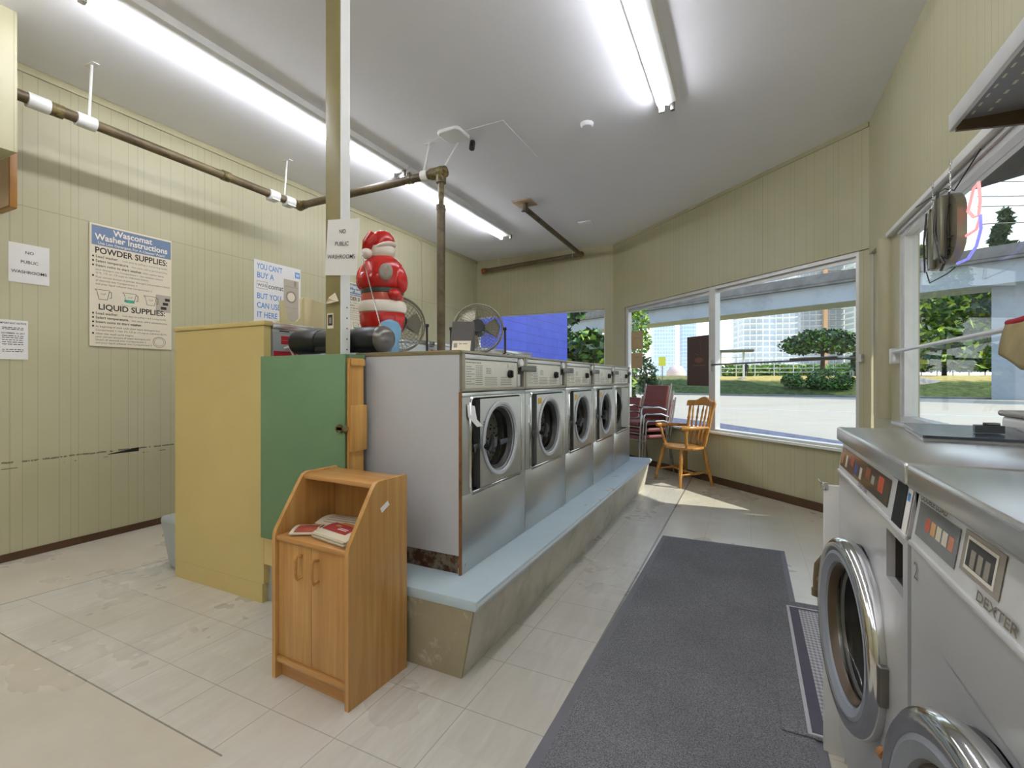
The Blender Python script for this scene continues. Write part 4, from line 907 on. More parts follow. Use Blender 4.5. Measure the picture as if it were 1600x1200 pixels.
# ------------------------------------------------------------------ posters on the left wall
def LW(y, z, lift=.002): return frame((XL+lift, y, z), (0, 1, 0), (0, 0, 1))
fr = LW(1.312, 1.783); paper_sign('paper_sign', 'white paper sign about washrooms on the left wall', fr, .199, .254, [('NO', .19, .026), ('PUBLIC', .128, .026), ('WASHROOMS', .062, .026)], .03)
fr = LW(1.262, 1.285, .004); o = MB(); rect(o, fr, 0, 0, .142, .252, .0012, .0012); o = tag(o.build('paper_notice', 'paper', None, 0), 'creased typed notice below the washroom sign on the left wall', 'notice')
tline('heading', 'ink', o, fr, 'IMPORTANT NOTICE', .071, .225, .016, 'CENTER', .02, .125, .002); tline('date_line', 'ink', o, fr, 'NOVEMBER 10, 2017', .071, .162, .014, 'CENTER', .015, .11, .002)
b = MB()
for k, yy in enumerate((.20, .19, .148, .136, .122, .108, .094, .06, .048)): dashes(b, fr, .02, .12, yy, .007, k, .002)
b.build('lettering', 'ink', o, 0)
def wash_poster(label, y, z, k, full):
    fr = LW(y, z, .006); w, h = .541, .885; t = MB(); rect(t, fr, 0, 0, w, h, .004, .004); t = tag(t.build('instruction_poster', 'cream_paper', None, 0), label, 'poster')
    b = MB(); rect(b, fr, .012, h-.155, w-.006, h-.014, .0048); b.build('header_band', 'blueband', t, 0)
    for a in (('Wascomat', w/2, h-.066, .062, 'CENTER', .022, .26, .006), ('Washer Instructions', w/2, h-.115, .062, 'CENTER', .022, .48, .006), ('Use Less Detergent For A Cleaner Wash!', w/2, h-.145, .026, 'CENTER', .01, .44, .006)): tline('header_line', 'lettercream', t, fr, *a)
    tline('heading', 'ink', t, fr, 'POWDER SUPPLIES:', .03, h-.212, .062, 'LEFT', .02, .475, .005); tline('heading', 'ink', t, fr, 'LIQUID SUPPLIES:', .05, h-.618, .058, 'LEFT', .02, .44, .005)
    for tx, yy in (('Load washer.', .245), ('Select temperature.', .277), ('Insert coins to start washer.', .309), ('Load washer.', .655), ('Select temperature.', .686), ('Insert coins to start washer.', .717)):
        tline('bold_line', 'ink', t, fr, tx, .035, h-yy, .026, 'LEFT', .012, None, .005)
    for yy in (.245, .277, .309, .385, .655, .686, .717, .748, .80): b = MB(); rect(b, fr, .015, h-yy+.002, .026, h-yy+.014, .005); b.build('bullet', 'ink', t, 0)
    for tx, xx, yy, ww in (('Lock door by pulling in and turning handle.', .20, .245, .31), ('Hot, warm, cold or permanent press.', .26, .277, .25), ('After washer starts,', .335, .309, .15), ('pour detergent into Compartment 1. Use minimum amount', .035, .336, .44), ('(1/4, 1/3, or 1/2 cup) as indicated below.', .035, .360, .34), ('Pour correct amount of powder detergent and powdered bleach', .035, .390, .49), ('(if desired) into Compartment 2', .035, .415, .26), ('and pour liquid softener into Compartment 3', .035, .440, .36),
                            ('Lock door by pulling in and turning handle.', .20, .655, .30), ('Hot, warm, cold or permanent press.', .26, .686, .25), ('At beginning of wash cycle pour liquid detergent into', .035, .748, .42), ('Compartment 1. Use 1/4, 1/3 or 1/2 cup as indicated above.', .035, .773, .47), ('After the wash cycle begins,', .035, .80, .24), ('pour correct amount of liquid detergent and', .035, .822, .35), ('bleach (if desired) into Compartment 2', .035, .844, .32), ('and pour liquid softener into Compartment 3', .035, .866, .36)):
        tline('text_line', 'inkgrey', t, fr, tx, xx, h-yy, .019, 'LEFT', 0, ww, .005)
    for cx in (.03, .20, .34):   # measuring cups
        b = MB()
        c0 = h-.545; q = [(cx, c0+.07), (cx+.012, c0+.06), (cx+.025, c0), (cx+.075, c0), (cx+.09, c0+.07)]
        for (a1, b1), (a2, b2) in zip(q, q[1:]+q[:1]):
            L = math.hypot(a2-a1, b2-b1); s = MB(); s.box(0, -.0016, .0044, L, .0016, .0052); s.bm.transform(fr @ Matrix.Translation((a1, b1, 0)) @ Matrix.Rotation(math.atan2(b2-b1, a2-a1), 4, 'Z')); m_ = bpy.data.meshes.new('t'); s.bm.to_mesh(m_); s.bm.free(); b.bm.from_mesh(m_); bpy.data.meshes.remove(m_)
        rect(b, fr, cx+.088, c0+.015, cx+.103, c0+.019, .0052); rect(b, fr, cx+.099, c0+.015, cx+.103, c0+.062, .0052); rect(b, fr, cx+.088, c0+.058, cx+.103, c0+.062, .0052)
        letters(b, fr, 'CUP', cx+.035, c0+.034, .016, 'LEFT', 0, None, .0054); b.build('cup_drawing', 'inkgrey', t, 0)
    b = MB(); q = MB(); q.tube([(.45+.045*math.cos(a), .055+.04*math.sin(a), .005) for a in [2*PI*k/24 for k in range(24)]], .0015, 4, True); q.tube([(.45+.034*math.cos(a), .055+.03*math.sin(a), .005) for a in [2*PI*k/24 for k in range(24)]], .001, 4, True); q.bm.transform(fr); m_ = bpy.data.meshes.new('t'); q.bm.to_mesh(m_); q.bm.free(); b.bm.from_mesh(m_); bpy.data.meshes.remove(m_)
    b.build('dial_drawing', 'inkgrey', t, 0)
    b = MB(); rect(b, fr, .212, h-.543, .278, h-.525, .005); letters(b, fr, 'Powder 2/3 cup', .195, h-.575, .018, 'LEFT', 0, .10, .005); b.build('green_print', 'greenink', t, 0)
    b = MB(); rect(b, fr, w-.115, h-.588, w-.008, h-.452, .0048); b.build('diagram_panel', 'taupe', t, 0)
    b = MB()
    for k2, (a, c) in enumerate(((w-.035, h-.498), (w-.048, h-.532), (w-.06, h-.567))): rect(b, fr, a-.014-.003*k2, c, a+.022, c+.022, .0052)
    b.build('diagram_keys', 'ink', t, 0)
    return t
wash_poster('cream washer instruction poster with blue header near the paper signs', 1.727, 1.397, 1, True)
wash_poster('cream washer instruction poster half hidden behind the olive post and figurine', 4.06, 1.42, 2, False)
fr = LW(2.994, 1.60, .005); w, h = .53, .705; t = MB(); rect(t, fr, 0, 0, w, h, .004, .004); t = tag(t.build('promo_poster', 'paper', None, 0), 'white poster with blue lettering and a washer picture above the yellow panel', 'poster')
b = MB()
for tx, xx, yy, ww in (("YOU CAN'T", .03, .62, .28), ('BUY A', .03, .535, .18), ('BUT YOU', .03, .335, .26), ('CAN USE', .03, .245, .25), ('IT HERE !', .03, .155, .25)): tline('blue_line', 'blueink', t, fr, tx, xx, yy, .078, 'LEFT', .012, ww, .005)
b = MB(); rect(b, fr, .46, .605, .52, .665, .0048); lg = b.build('logo', 'blueink', t, 0); b = MB(); letters(b, fr, 'W', .49, .615, .05, 'CENTER', .03, .045, .006); b.build('logo_letter', 'paper', lg, 0)
b = MB(); letters(b, fr, 'was', .035, .452, .06, 'LEFT', .0, .10, .005); letters(b, fr, 'comat', .15, .445, .07, 'LEFT', .015, .17, .005)
for a in ((.028, .432, .142, .435), (.028, .50, .142, .503), (.028, .432, .031, .503), (.139, .432, .142, .503)): rect(b, fr, *a, .005)
letters(b, fr, 'SERVES PROFESSIONAL WASHER', .03, .09, .024, 'LEFT', 0, .36, .005)
for k in range(2): dashes(b, fr, .03, .34, .055-k*.03, .014, 90+k, .005)
b.build('dark_lettering', 'inkgrey', t, 0)
b = MB(); b.box(0, 0, 0, .001, .001, .001); b = MB(); rect(b, fr, .325, .13, .505, .575, .0046); pc = b.build('washer_picture', 'taupe', t, 0)
b = MB(); rect(b, fr, .335, .50, .495, .505, .0052); rect(b, fr, .335, .285, .495, .288, .0052); rect(b, fr, .448, .512, .475, .568, .0052)
q = MB(); q.cyl((.413, .40, .0046), (.413, .40, .0054), .062, n=32); q.bm.transform(fr); m_ = bpy.data.meshes.new('t'); q.bm.to_mesh(m_); q.bm.free(); b.bm.from_mesh(m_); bpy.data.meshes.remove(m_)
dkp = b.build('picture_dark', 'greyprint', pc, 0)
q = MB(); q.cyl((.413, .40, .0046), (.413, .40, .0060), .045, n=32); q.bm.transform(fr); q.build('picture_porthole', 'cream_paper', pc, 0)
# thermostat, wall cable, projecting board
th = thing('wall_thermostat', 'small cream box near the far left corner of the room', 'switch box', (XL, 7.05, 2.30)); b = MB(); b.box(0, -.045, -.05, .03, .045, .06, .006); b.build('cover', 'whiteplastic', th)
b = MB(); b.tube([(.008, 0, .06), (.008, .0, .35), (.006, -.01, .86)], .003, 5); b.build('wire', 'olive', th)
b = MB(); b.tube([(XL+.006, 5.42, 3.18), (XL+.006, 5.6, 3.12), (XL+.006, 5.62, 2.4), (XL+.006, 5.6, 1.5)], .004, 5); tag(b.build('wall_cable', 'olive'), 'thin painted cable running down the left wall behind the figurine', 'cable')
pbd = thing('projecting_board', 'pale wood-edged board projecting from the left wall at the picture edge', 'board', (XL, 1.25, 2.2))
b = MB(); b.box(0, .004, .012, .205, .024, .338); b.build('panel', mat('pale_pink_board', 'd8c0a4', .6), pbd)
b = MB(); b.box(.205, 0, 0, .222, .034, .35, .002); b.box(0, 0, 0, .205, .034, .012); b.box(0, 0, .338, .205, .034, .35); b.build('wood_edge', wood('board_edge', '8a5a1c', 'a8742c', 2, .4), pbd)

# ------------------------------------------------------------------ wooden magazine cabinet with newspapers
CR = math.atan2(1.245-1.256, -1.243+1.659)
mc = thing('magazine_cabinet', 'oak laminate magazine cabinet with two doors and an open sloped top', 'cabinet', (-1.659, 1.256, 0), R(-2.5))
cw, cdp, ch, csh = .416, .302, .776, .562
def side(x0, x1):
    b = MB(); pts = [(x0, 0, 0), (x0, 0, csh-.01), (x0, .006, csh+.012), (x0, .118, ch-.022), (x0, .132, ch-.006), (x0, .15, ch), (x0, cdp, ch), (x0, cdp, 0)]; b.prism(pts, (x1-x0, 0, 0)); return b
for x0 in (0, cw-.018): o = side(x0, x0+.018).build('side_panel', 'oak', mc)
sb = MB(); sb.box(cw, .155, .665, cw+.0008, .20, .685, 0, 1, (R(28), 0, 0)); sb.build('white_sticker', 'paper', mc)
b = MB(); b.box(.018, .128, ch-.026, cw-.018, cdp, ch-.006, .006); b.build('top_panel', 'oak_h', mc)
b = MB(); b.box(.018, cdp-.012, .03, cw-.018, cdp, ch-.026); b.build('back_panel', 'oak', mc)
b = MB(); b.box(.018, .004, csh-.028, cw-.018, cdp-.012, csh-.008, .006); b.build('shelf', 'oak_h', mc)
b = MB(); b.box(.018, .004, .062, cw-.018, cdp-.012, .086, .006); b.build('bottom_panel', 'oak_h', mc)
b = MB(); b.box(.018, .03, 0, cw-.018, .045, .062); b.build('kick_board', 'oak_h', mc)
for x0, x1, hx_ in ((.019, cw/2-.001, .155), (cw/2+.001, cw-.019, .245)):
    b = MB(); b.box(x0, .014, .088, x1, .030, csh-.030, .002); dr_ = b.build('door', 'oak', mc)
    b = MB(); b.tube([(hx_, .016, .495), (hx_, -.008, .50), (hx_, -.014, .488), (hx_, -.014, .425), (hx_, -.008, .413), (hx_, .016, .418)], .0065, 8); b.build('handle', 'oak_h', dr_)
def newspaper(label, x, y, z, w, d, rot, th, seed, red=False, pm='greyprint'):
    t = thing('newspaper', label, 'newspaper', (x, y, z), rot, 'newspapers on the magazine cabinet'); rg = random.Random(seed)
    vs, fs = [], []; n = 8
    def hh(i): return .012*math.sin(i/n*PI)+.010*(i/n)
    for k in range(max(2, int(th/.004))):
        b0 = k*.004; b = None
    mb = MB(); L = max(2, int(th/.004))
    for k in range(L):
        ox, oy = rg.uniform(-.008, .008), rg.uniform(-.008, .008); vs = []; fs = []
        for i in range(n+1):
            for s in (0, 1): vs.append((-w/2+ox, -d/2+d*i/n+oy, k*.004+hh(i)*k/L)); vs.append((w/2+ox, -d/2+d*i/n+oy, k*.004+hh(i)*k/L)) if s == 0 else None
            vs = vs[:len(vs)-1] if False else vs
        V = []
        for i in range(n+1): V += [(-w/2+ox, -d/2+d*i/n+oy, k*.004+hh(i)*k/L), (w/2+ox, -d/2+d*i/n+oy, k*.004+hh(i)*k/L), (-w/2+ox, -d/2+d*i/n+oy, k*.004+.0035+hh(i)*k/L), (w/2+ox, -d/2+d*i/n+oy, k*.004+.0035+hh(i)*k/L)]
        for i in range(n):
            a = 4*i; c = a+4; fs += [(a, c, c+1, a+1), (a+2, a+3, c+3, c+2), (a, a+2, c+2, c), (a+1, c+1, c+3, a+3)]
        fs += [(0, 1, 3, 2), (4*n, 4*n+2, 4*n+3, 4*n+1)]; mb.quads(V, fs)
    mb.build('pages', mat('newsprint', 'd8ccb4', .9, var=.1), t)
    top = L*.004+.002; b = MB()
    def topz(f): return (L-1)*.004+.0048+hh(f*n)*(L-1)/L
    def strip(x0, x1, f0, f1, bb, m=6, lift=0):
        V = []; F = []
        for i in range(m+1):
            f = f0+(f1-f0)*i/m; V += [(x0, -d/2+d*f, topz(f)+lift), (x1, -d/2+d*f, topz(f)+lift)]
        for i in range(m): a = 2*i; F.append((a, a+1, a+3, a+2))
        bb.quads(V, F)
    if red:
        strip(-w*.42, w*.32, .22, .74, b); b.build('red_advert', mat('red_print', '9c2a24', .8), t)
        b = MB(); strip(-w*.05, w*.22, .36, .39, b, 2, .0005); strip(-w*.05, w*.22, .43, .46, b, 2, .0005); b.build('advert_lines', 'paper', t)
        b = MB(); strip(-w*.30, w*.42, .76, .95, b); b.build('orange_picture', mat('orange_print', 'c07a2c', .8), t)
        b = MB(); strip(-w*.25, -w*.1, .5, .62, b, 2, .0005); b.build('advert_emblem', mat('gold_print', 'b08a4a', .8), t)
    else:
        for k in range(5): strip(-w*.4, w*.4, .1+k*.16, (.14 if pm == 'greyprint' else .22)+k*.16, b, 2)
        b.build('print', pm, t)
    return t
newspaper('newspaper with a red printed advert, topmost on the magazine cabinet shelf', -1.375, 1.342, .556, .20, .125, R(-10), .024, 3, True)
newspaper('folded newspaper lying behind the red-printed one on the shelf', -1.455, 1.462, .556, .26, .105, R(4), .016, 5)
newspaper('thin colourful flyer at the left end of the cabinet shelf', -1.555, 1.335, .558, .10, .10, R(30), .006, 8, False, 'redpale')

# ------------------------------------------------------------------ mats
b = MB(); b.prism([(-.53, 3.62, .006), (.195, 3.645, .006), (.195, .75, .006), (-.56, .75, .006)], (0, 0, .006))
rt = thing('floor_mat', 'large charcoal carpet mat with grey rubber edge in the right aisle', 'mat'); b.build('pile', 'rug', rt)
b = MB(); b.prism([(-.56, 3.655, .0), (.222, 3.68, .0), (.222, .72, .0), (-.60, .72, .0)], (0, 0, .006)); b.build('rubber_border', 'rugedge', rt)
m2 = thing('floor_mat', 'small ribbed grey mat with striped border in front of the near washers', 'mat', (0, 0, .012))
b = MB(); b.box(.10, 1.79, 0, .72, 2.84, .006, .002); b.build('base', 'rug', m2)
b = MB(); b.box(.175, 1.80, .006, .70, 2.775, .0085); b.build('light_line', mat('pale_grey_pile', 'c6c6ca', .95, var=.1), m2)
b = MB(); b.box(.187, 1.81, .0085, .69, 2.76, .010); b.build('dark_stripe', mat('slate_pile', '5c5a68', .95, var=.15), m2)
b = MB(); b.box(.225, 1.82, .010, .68, 2.735, .0125); b.build('ribbed_field', 'ribbed', m2)

# ------------------------------------------------------------------ near washers on the right
DW = .695
def near_washer(y0, label, second):
    t = thing('washing_machine', label, 'washing machine', (.25, y0, 0), 0, 'near washers along the right wall'); w = DW
    b = MB(); b.plate_hole(0, w, .08, .765, .35, .548, .205, 0, .014); b.box(0, 0, .764, .014, .028, .882); b.box(0, .142, .764, .014, w, .882); b.box(0, .027, .862, .014, .143, .882); b.build('front_panel', 'steel_near', t)
    b = MB(); b.box(.012, .0, .0, .60, .012, .975); b.box(.012, w-.012, 0, .60, w, .975); b.box(.588, .012, 0, .60, w-.012, .975); b.build('body', 'steel_near', t)
    b = MB(); b.box(.02, .01, 0, .5, w-.01, .08); b.build('plinth', 'darksteel', t)
    b = MB(); b.box(-.006, -.004, .974, .605, w+.004, 1.014, .007, 3); b.build('top', 'steel_h', t)
    b = MB(); b.prism([(-.001, 0, .884), (-.001, w, .884), (.012, w, .974), (.012, 0, .974)], (.03, 0, 0)); b.box(-.005, .0, .878, .01, w, .888, .003); b.build('console', 'alu', t)
    cf = frame((-.0015, w, .884), (0, -1, 0), (.013, 0, .09)); cl = .0006     # console face: x runs from the far end towards the viewpoint
    b = MB(); rect(b, cf, .018, .018, .555 if not second else .185, .074, .001); gp = b.build('graphic_panel', mat('graphic_panel_%d' % second, '56544e' if not second else '7a7a78', .12, var=.3, scale=14), t, 0)
    rg = random.Random(4+second)
    cols = ['b5753a', 'd8cfc0', 'a03a2c', '3a4a86', 'c9c4b4', '8a4a2c', '9aa090', 'c05030'] if not second else ['c0583a', 'd8a060', 'd8d0b4', 'd4cbb8', 'c07a5a']
    for k, c in enumerate(cols):  # on the first machine the blocks paint reflections into the glossy panel
        b = MB()
        if not second: x0 = .03+k*.062; rect(b, cf, x0, .022+rg.uniform(0, .02), x0+rg.uniform(.02, .05), .05+rg.uniform(0, .02), .0013)
        else: x0 = .058+k*.024; rect(b, cf, x0, .036, x0+.018, .056, .0013)
        b.build('graphic_reflection_block', mat('graphic_reflection_ink_%s' % c, c, .3), gp, 0)
    if second:
        b = MB(); rect(b, cf, .20, .026, .31, .080, .001); b.build('display_frame', 'greyprint', t, 0)
        b = MB(); rect(b, cf, .212, .032, .296, .074, .0016); b.build('display_border', 'plate', t, 0)
        b = MB(); rect(b, cf, .217, .037, .291, .070, .0021); dsp = b.build('display_window', 'rubber', t, 0)
        for k in range(3): b = MB(); rect(b, cf, .230+k*.02, .038, .243+k*.02, .060, .0025); b.build('display_card', 'greyprint', dsp, 0)
        b = MB(); rect(b, cf, .375, .012, .63, .066, .001); g2 = b.build('graphic_panel', mat('graphic_panel_tan', '8b8478', .2, var=.3, scale=14), t, 0)
        b = MB(); rect(b, cf, .39, .02, .43, .055, .0014); rect(b, cf, .45, .02, .52, .05, .0014); b.build('graphic_reflection_block', 'taupe', g2, 0)
        tline('load_lettering', 'inkgrey', t, cf, 'DOUBLE LOAD', .018, .077, .013, 'LEFT', .02, .115, .0014); tline('maker_lettering', 'inkgrey', t, cf, 'DEXTER', .26, .0085, .0175, 'LEFT', .02, .10, .0016)
        b = MB(); letters(b, frame((-.0008, w-.02, .83), (0, -1, 0), (0, 0, 1)), '2', 0, 0, .04, 'LEFT', .0, None, .001); b.build('number', 'inkgrey', t, 0)
    else:
        b = MB(); letters(b, cf, 'DEXTER', .29, .008, .014, 'LEFT', .02, .095, .0016); b.build('lettering', 'inkgrey', t, 0)
        b = MB(); rect(b, cf, w-.098, .004, w-.036, .084, .0014); b.build('coin_slot', 'dark', t, 0)
        b = MB(); rect(b, cf, w-.030, .004, w-.004, .082, .0012); lb = b.build('coin_label', 'paper', t, 0); b = MB(); rect(b, cf, w-.026, .06, w-.012, .074, .0016); b.build('label_mark', 'blueink', lb, 0)
    b = MB(); b.box(.06, .03, .766, .065, .14, .862); b.box(.014, .028, .764, .06, .031, .862); b.box(.014, .139, .764, .06, .142, .862); b.box(.014, .03, .762, .06, .14, .767); b.build('soap_dispenser', 'darksteel', t)
    b = MB(); b.box(.02, .06, .77, .055, .066, .85); b.box(.02, .10, .77, .055, .106, .85); b.build('dispenser_divider', 'brownmetal', t)
    b = MB(); b.lathe([(.207, 0), (.200, -.03), (.20, -.38), (.03, -.41), (0, -.40)], (.008, .35, .548), (-1, 0, 0), 48, caps=False); b.build('drum', 'drum', t)
    b = MB(); b.lathe([(.207, .004), (.20, .010), (.190, -.002), (.196, -.03)], (.0, .35, .548), (-1, 0, 0), 48, caps=False); b.build('tub_gasket', 'rubber', t)
    # domed ring door, hinged on the side nearest the viewpoint and standing slightly open
    d = MB(); c = (-.006, .215, 0)
    d.lathe([(.196, -.03), (.214, -.014), (.219, .0), (.216, .014), (.208, .021), (.196, .024), (.186, .020)], c, (-1, 0, 0), 64, caps=False)
    door = d.build('door', 'chrome', t); door.location = (0, .135, .548); door.rotation_euler = (0, 0, R(6.0))
    d = MB(); d.lathe([(.198, -.03), (.15, -.028), (.15, -.02)], c, (-1, 0, 0), 64, caps=False); d.build('door_back', 'steel', door)
    d = MB(); d.lathe([(.188, .019), (.178, .022), (.160, .014), (.156, .004)], c, (-1, 0, 0), 64, caps=False); d.build('dark_ring', mat('slate_ring', '8b9099', .4), door)
    d = MB(); d.lathe([(.158, .006), (.152, .010), (.144, .002), (.141, -.008)], c, (-1, 0, 0), 64, caps=False); d.build('porthole_seal', mat('brown_seal', '54422c', .4, var=.3), door)
    d = MB(); d.lathe([(.144, -.004), (.138, -.016), (.12, -.045), (.06, -.07), (0, -.075)], c, (-1, 0, 0), 48, caps=False); d.build('porthole_glass', 'doorglass', door)
    d = MB(); d.cyl((-.012, .425, .035), (-.014, .452, .03), .006, n=10); d.cyl((-.013, .444, .032), (-.014, .458, .030), .009, n=10); d.build('latch_pin', 'brownmetal', door)
    d = MB(); d.box(-.018, -.014, -.04, .0, .006, .04, .004); d.build('hinge', 'darksteel', door)
    return t
near_washer(1.051, 'large stainless washer with round door ajar and black lid lying on top', False)
near_washer(.335, 'large stainless double-load washer, nearest to the bottom right corner', True)
sp_ = thing('sheet_metal_panel', 'white sheet-metal side panel standing beyond the near washers', 'panel', (.213, 1.757, 0))
b = MB(); b.box(0, .004, 0, .62, .022, .83, .002); b.build('sheet', 'white', sp_)
b = MB(); b.box(-.006, .0, .815, .012, .026, .838, .003); b.tube([(0, .01, .83), (-.01, .0, .842), (-.015, .005, .848)], .003, 6); b.build('clip', 'chrome', sp_)
# on top of the near washers
ld = thing('black_lid', 'slate-black flat folder lying across the top of the near washer', 'folder', (0, 0, 1.014))
b = MB(); b.prism([(.400, 1.735, .014), (.374, 1.451, .006), (.56, 1.43, .006), (.62, 1.70, .014)], (0, 0, .006)); b.build('cover', 'folder', ld)
b = MB(); b.prism([(.405, 1.73, .002), (.376, 1.46, .0), (.55, 1.44, .0), (.61, 1.69, .002)], (0, 0, .005)); b.build('papers', 'paper', ld)
bb_ = thing('handset', 'small black plastic handle piece lying behind the dark folder', 'plastic piece', (.515, 1.535, 1.031), R(10))
b = MB(); b.prism([(-.03, -.015, .0), (.025, -.02, 0), (.025, .01, 0), (-.02, .012, 0)], (0, 0, .018)); b.build('block', 'black', bb_)
b = MB(); b.box(-.005, -.012, .018, .022, .006, .024, .002); b.build('clip', 'darksteel', bb_)
wp = MB(); wp.box(.66, 1.15, 1.014, .82, 1.44, 1.034, .004, 2, (0, 0, R(8))); tag(wp.build('dark_tray', 'black'), 'dark tray at the right end of the washer top', 'tray')
gc = thing('grey_case', 'grey rounded case on the washer top against the right window', 'case', (.715, 1.66, 1.014))
b = MB(); b.box(-.10, -.10, 0, .12, .09, .05, .015, 3); b.build('case_body', 'alu', gc); b = MB(); b.box(-.105, -.105, .046, .125, .095, .062, .014, 3); b.build('case_lid', mat('grey_lid', '9a9790', .5), gc)

# ------------------------------------------------------------------ right window fittings
wb = thing('window_rod', 'white rod across the right window with an end bracket', 'rod')
b = MB(); b.cyl((XR-.005, 3.95, 1.338), (XR-.005, 1.90, 1.345), .011, n=10); b.build('rod', 'alu', wb)
b = MB(); b.box(XR-.02, 3.93, 1.26, XR+.032, 3.975, 1.36, .006); b.build('bracket', 'white', wb)
b = MB(); b.box(XR-.02, 1.89, 1.30, XR+.03, 1.93, 1.38, .006); b.build('bracket', 'white', wb)
wb2 = thing('window_rod', 'thin grey rod across the right pane of the front window', 'rod')
p, q = dpt(2.0, -.005, 1.318), dpt(3.62, -.005, 1.332); b = MB(); b.cyl(p, q, .009, n=8); b.build('rod', 'darksteel', wb2)
p2, q2 = dpt(3.0, -.012, 1.342), dpt(3.45, -.012, 1.345); b = MB(); b.cyl(p2, q2, .010, n=8); b.build('sleeve', 'darksteel', wb2)
b = MB(); dbox(b, 1.98, 2.01, -.015, .012, 1.24, 1.37); b.build('bracket', 'alu', wb2)
b = MB(); dbox(b, 3.60, 3.64, -.015, .022, 1.30, 1.36); b.build('bracket', 'alu', wb2)
ns = thing('neon_sign', 'round backed neon sign hanging by chains in the right window', 'sign', (.835, 2.99, 1.86)); ns.scale = (1, 1.45, 1)
b = MB(); pts = rrect(0, 0, .145, .165, .11, 8); b.prism([(0, p, q) for p, q in pts], (.035, 0, 0)); b.build('backing_box', mat('olive_grey_metal', '8f8a74', .3, .6), ns)
b = MB(); b.box(-.035, -.09, -.13, .0, -.02, .15, .006); b.box(-.02, .03, -.15, .0, .07, .13, .004); b.build('transformer', mat('grey_green_metal', '85826e', .35, .5), ns)
b = MB()
for yy in (-.11, -.055, .06, .10): b.tube([(-.012, yy, .15), (-.02, yy+.01, 0), (-.012, yy+.02, -.15)], .004, 6)
b.tube([(-.03, -.055, .18), (-.04, -.05, 0), (-.03, -.075, -.13), (-.025, -.10, -.17), (-.02, -.06, -.19)], .006, 6)
b.tube([(-.012, -.14, -.06), (-.012, .13, -.01)], .003, 5); b.tube([(-.012, -.14, -.11), (-.012, .12, -.08)], .003, 5); b.tube([(-.012, -.12, .09), (-.012, .13, .06)], .003, 5)
b.tube([(-.01, .11, -.15), (.0, .10, -.21), (.0, -.06, -.21), (.0, -.13, -.20)], .003, 5); b.build('cables', 'wire', ns)
b = MB(); b.tube([(.03, -.16, .03), (.03, -.20, .11), (.03, -.235, .12), (.03, -.245, .04), (.03, -.235, -.02), (.03, -.20, -.01), (.03, -.165, .03)], .006, 8, True)
b.tube([(.03, -.15, -.07), (.03, -.22, -.07), (.03, -.245, -.03)], .006, 8); b.build('neon_tube', 'neonred', ns)
b = MB(); b.tube([(.03, -.245, -.02), (.03, -.25, -.08), (.03, -.22, -.14), (.03, -.16, -.175), (.03, -.08, -.17)], .006, 8); b.build('neon_tube', 'neonblue', ns)
for yy, top in ((.07, .27), (-.09, .29)):
    b = MB(); n_ = 9
    for k in range(n_):
        z0 = .16+(top-.16)*k/n_; b.tube([(0+.004*(k % 2)*math.cos(a)+.0, yy+.005*math.cos(a), z0+.010*math.sin(a)+.008) for a in [2*PI*j/8 for j in range(8)]], .0015, 4, True)
    b.cyl((0, yy, top-.01), (.0, yy, top+.02), .004, n=6); b.build('chain', 'chrome', ns)
b = MB(); b.tube([(XR-.012, 2.6, 2.10), (XR-.02, 2.85, 2.02), (XR-.012, 3.0, 2.08), (XR-.02, 3.4, 2.12)], .003, 5); tag(b.build('loose_cord', 'wire'), 'thin black cord tucked above the neon sign', 'cord')
# perforated metal shelf high on the right wall
sf = thing('metal_shelf', 'grey perforated metal shelf on a dark bracket high above the right window', 'shelf', (0, 0, 0))
n = N('perforated_shelf_steel'); xx = n.axis((1, 0, 0)); yy = n.axis((0, 1, 0))
hol = n.math('MULTIPLY', n.line(yy, .05, .01, .022), n.math('MAXIMUM', n.math('LESS_THAN', n.math('ABSOLUTE', n.math('SUBTRACT', xx, .668)), .004), n.math('LESS_THAN', n.math('ABSOLUTE', n.math('SUBTRACT', xx, .628)), .003)))
M['perf'] = n.out(n.mix(hol, lin('8b8c92'), lin('d8d6c0')), .45, .3)
b = MB(); b.box(.60, -.2, 1.985, .866, 2.02, 2.00); b.build('shelf_plate', 'perf', sf)
b = MB(); b.box(.588, -.2, 1.965, .602, 2.03, 2.02, .003); b.build('front_lip', 'alu', sf)
b = MB(); b.prism([(.60, 2.0, 1.955), (.60, 2.0, 1.985), (.866, 2.0, 1.985), (.866, 2.0, 1.93)], (0, .012, 0)); b.box(.84, 1.985, 1.90, .868, 2.02, 2.12, .003); b.build('bracket', mat('dark_brown_bracket', '5a4a30', .4, .3), sf)
b = MB(); b.box(.80, .2, 1.93, .85, 1.98, 1.984); b.build('light_strip', 'alu', sf)
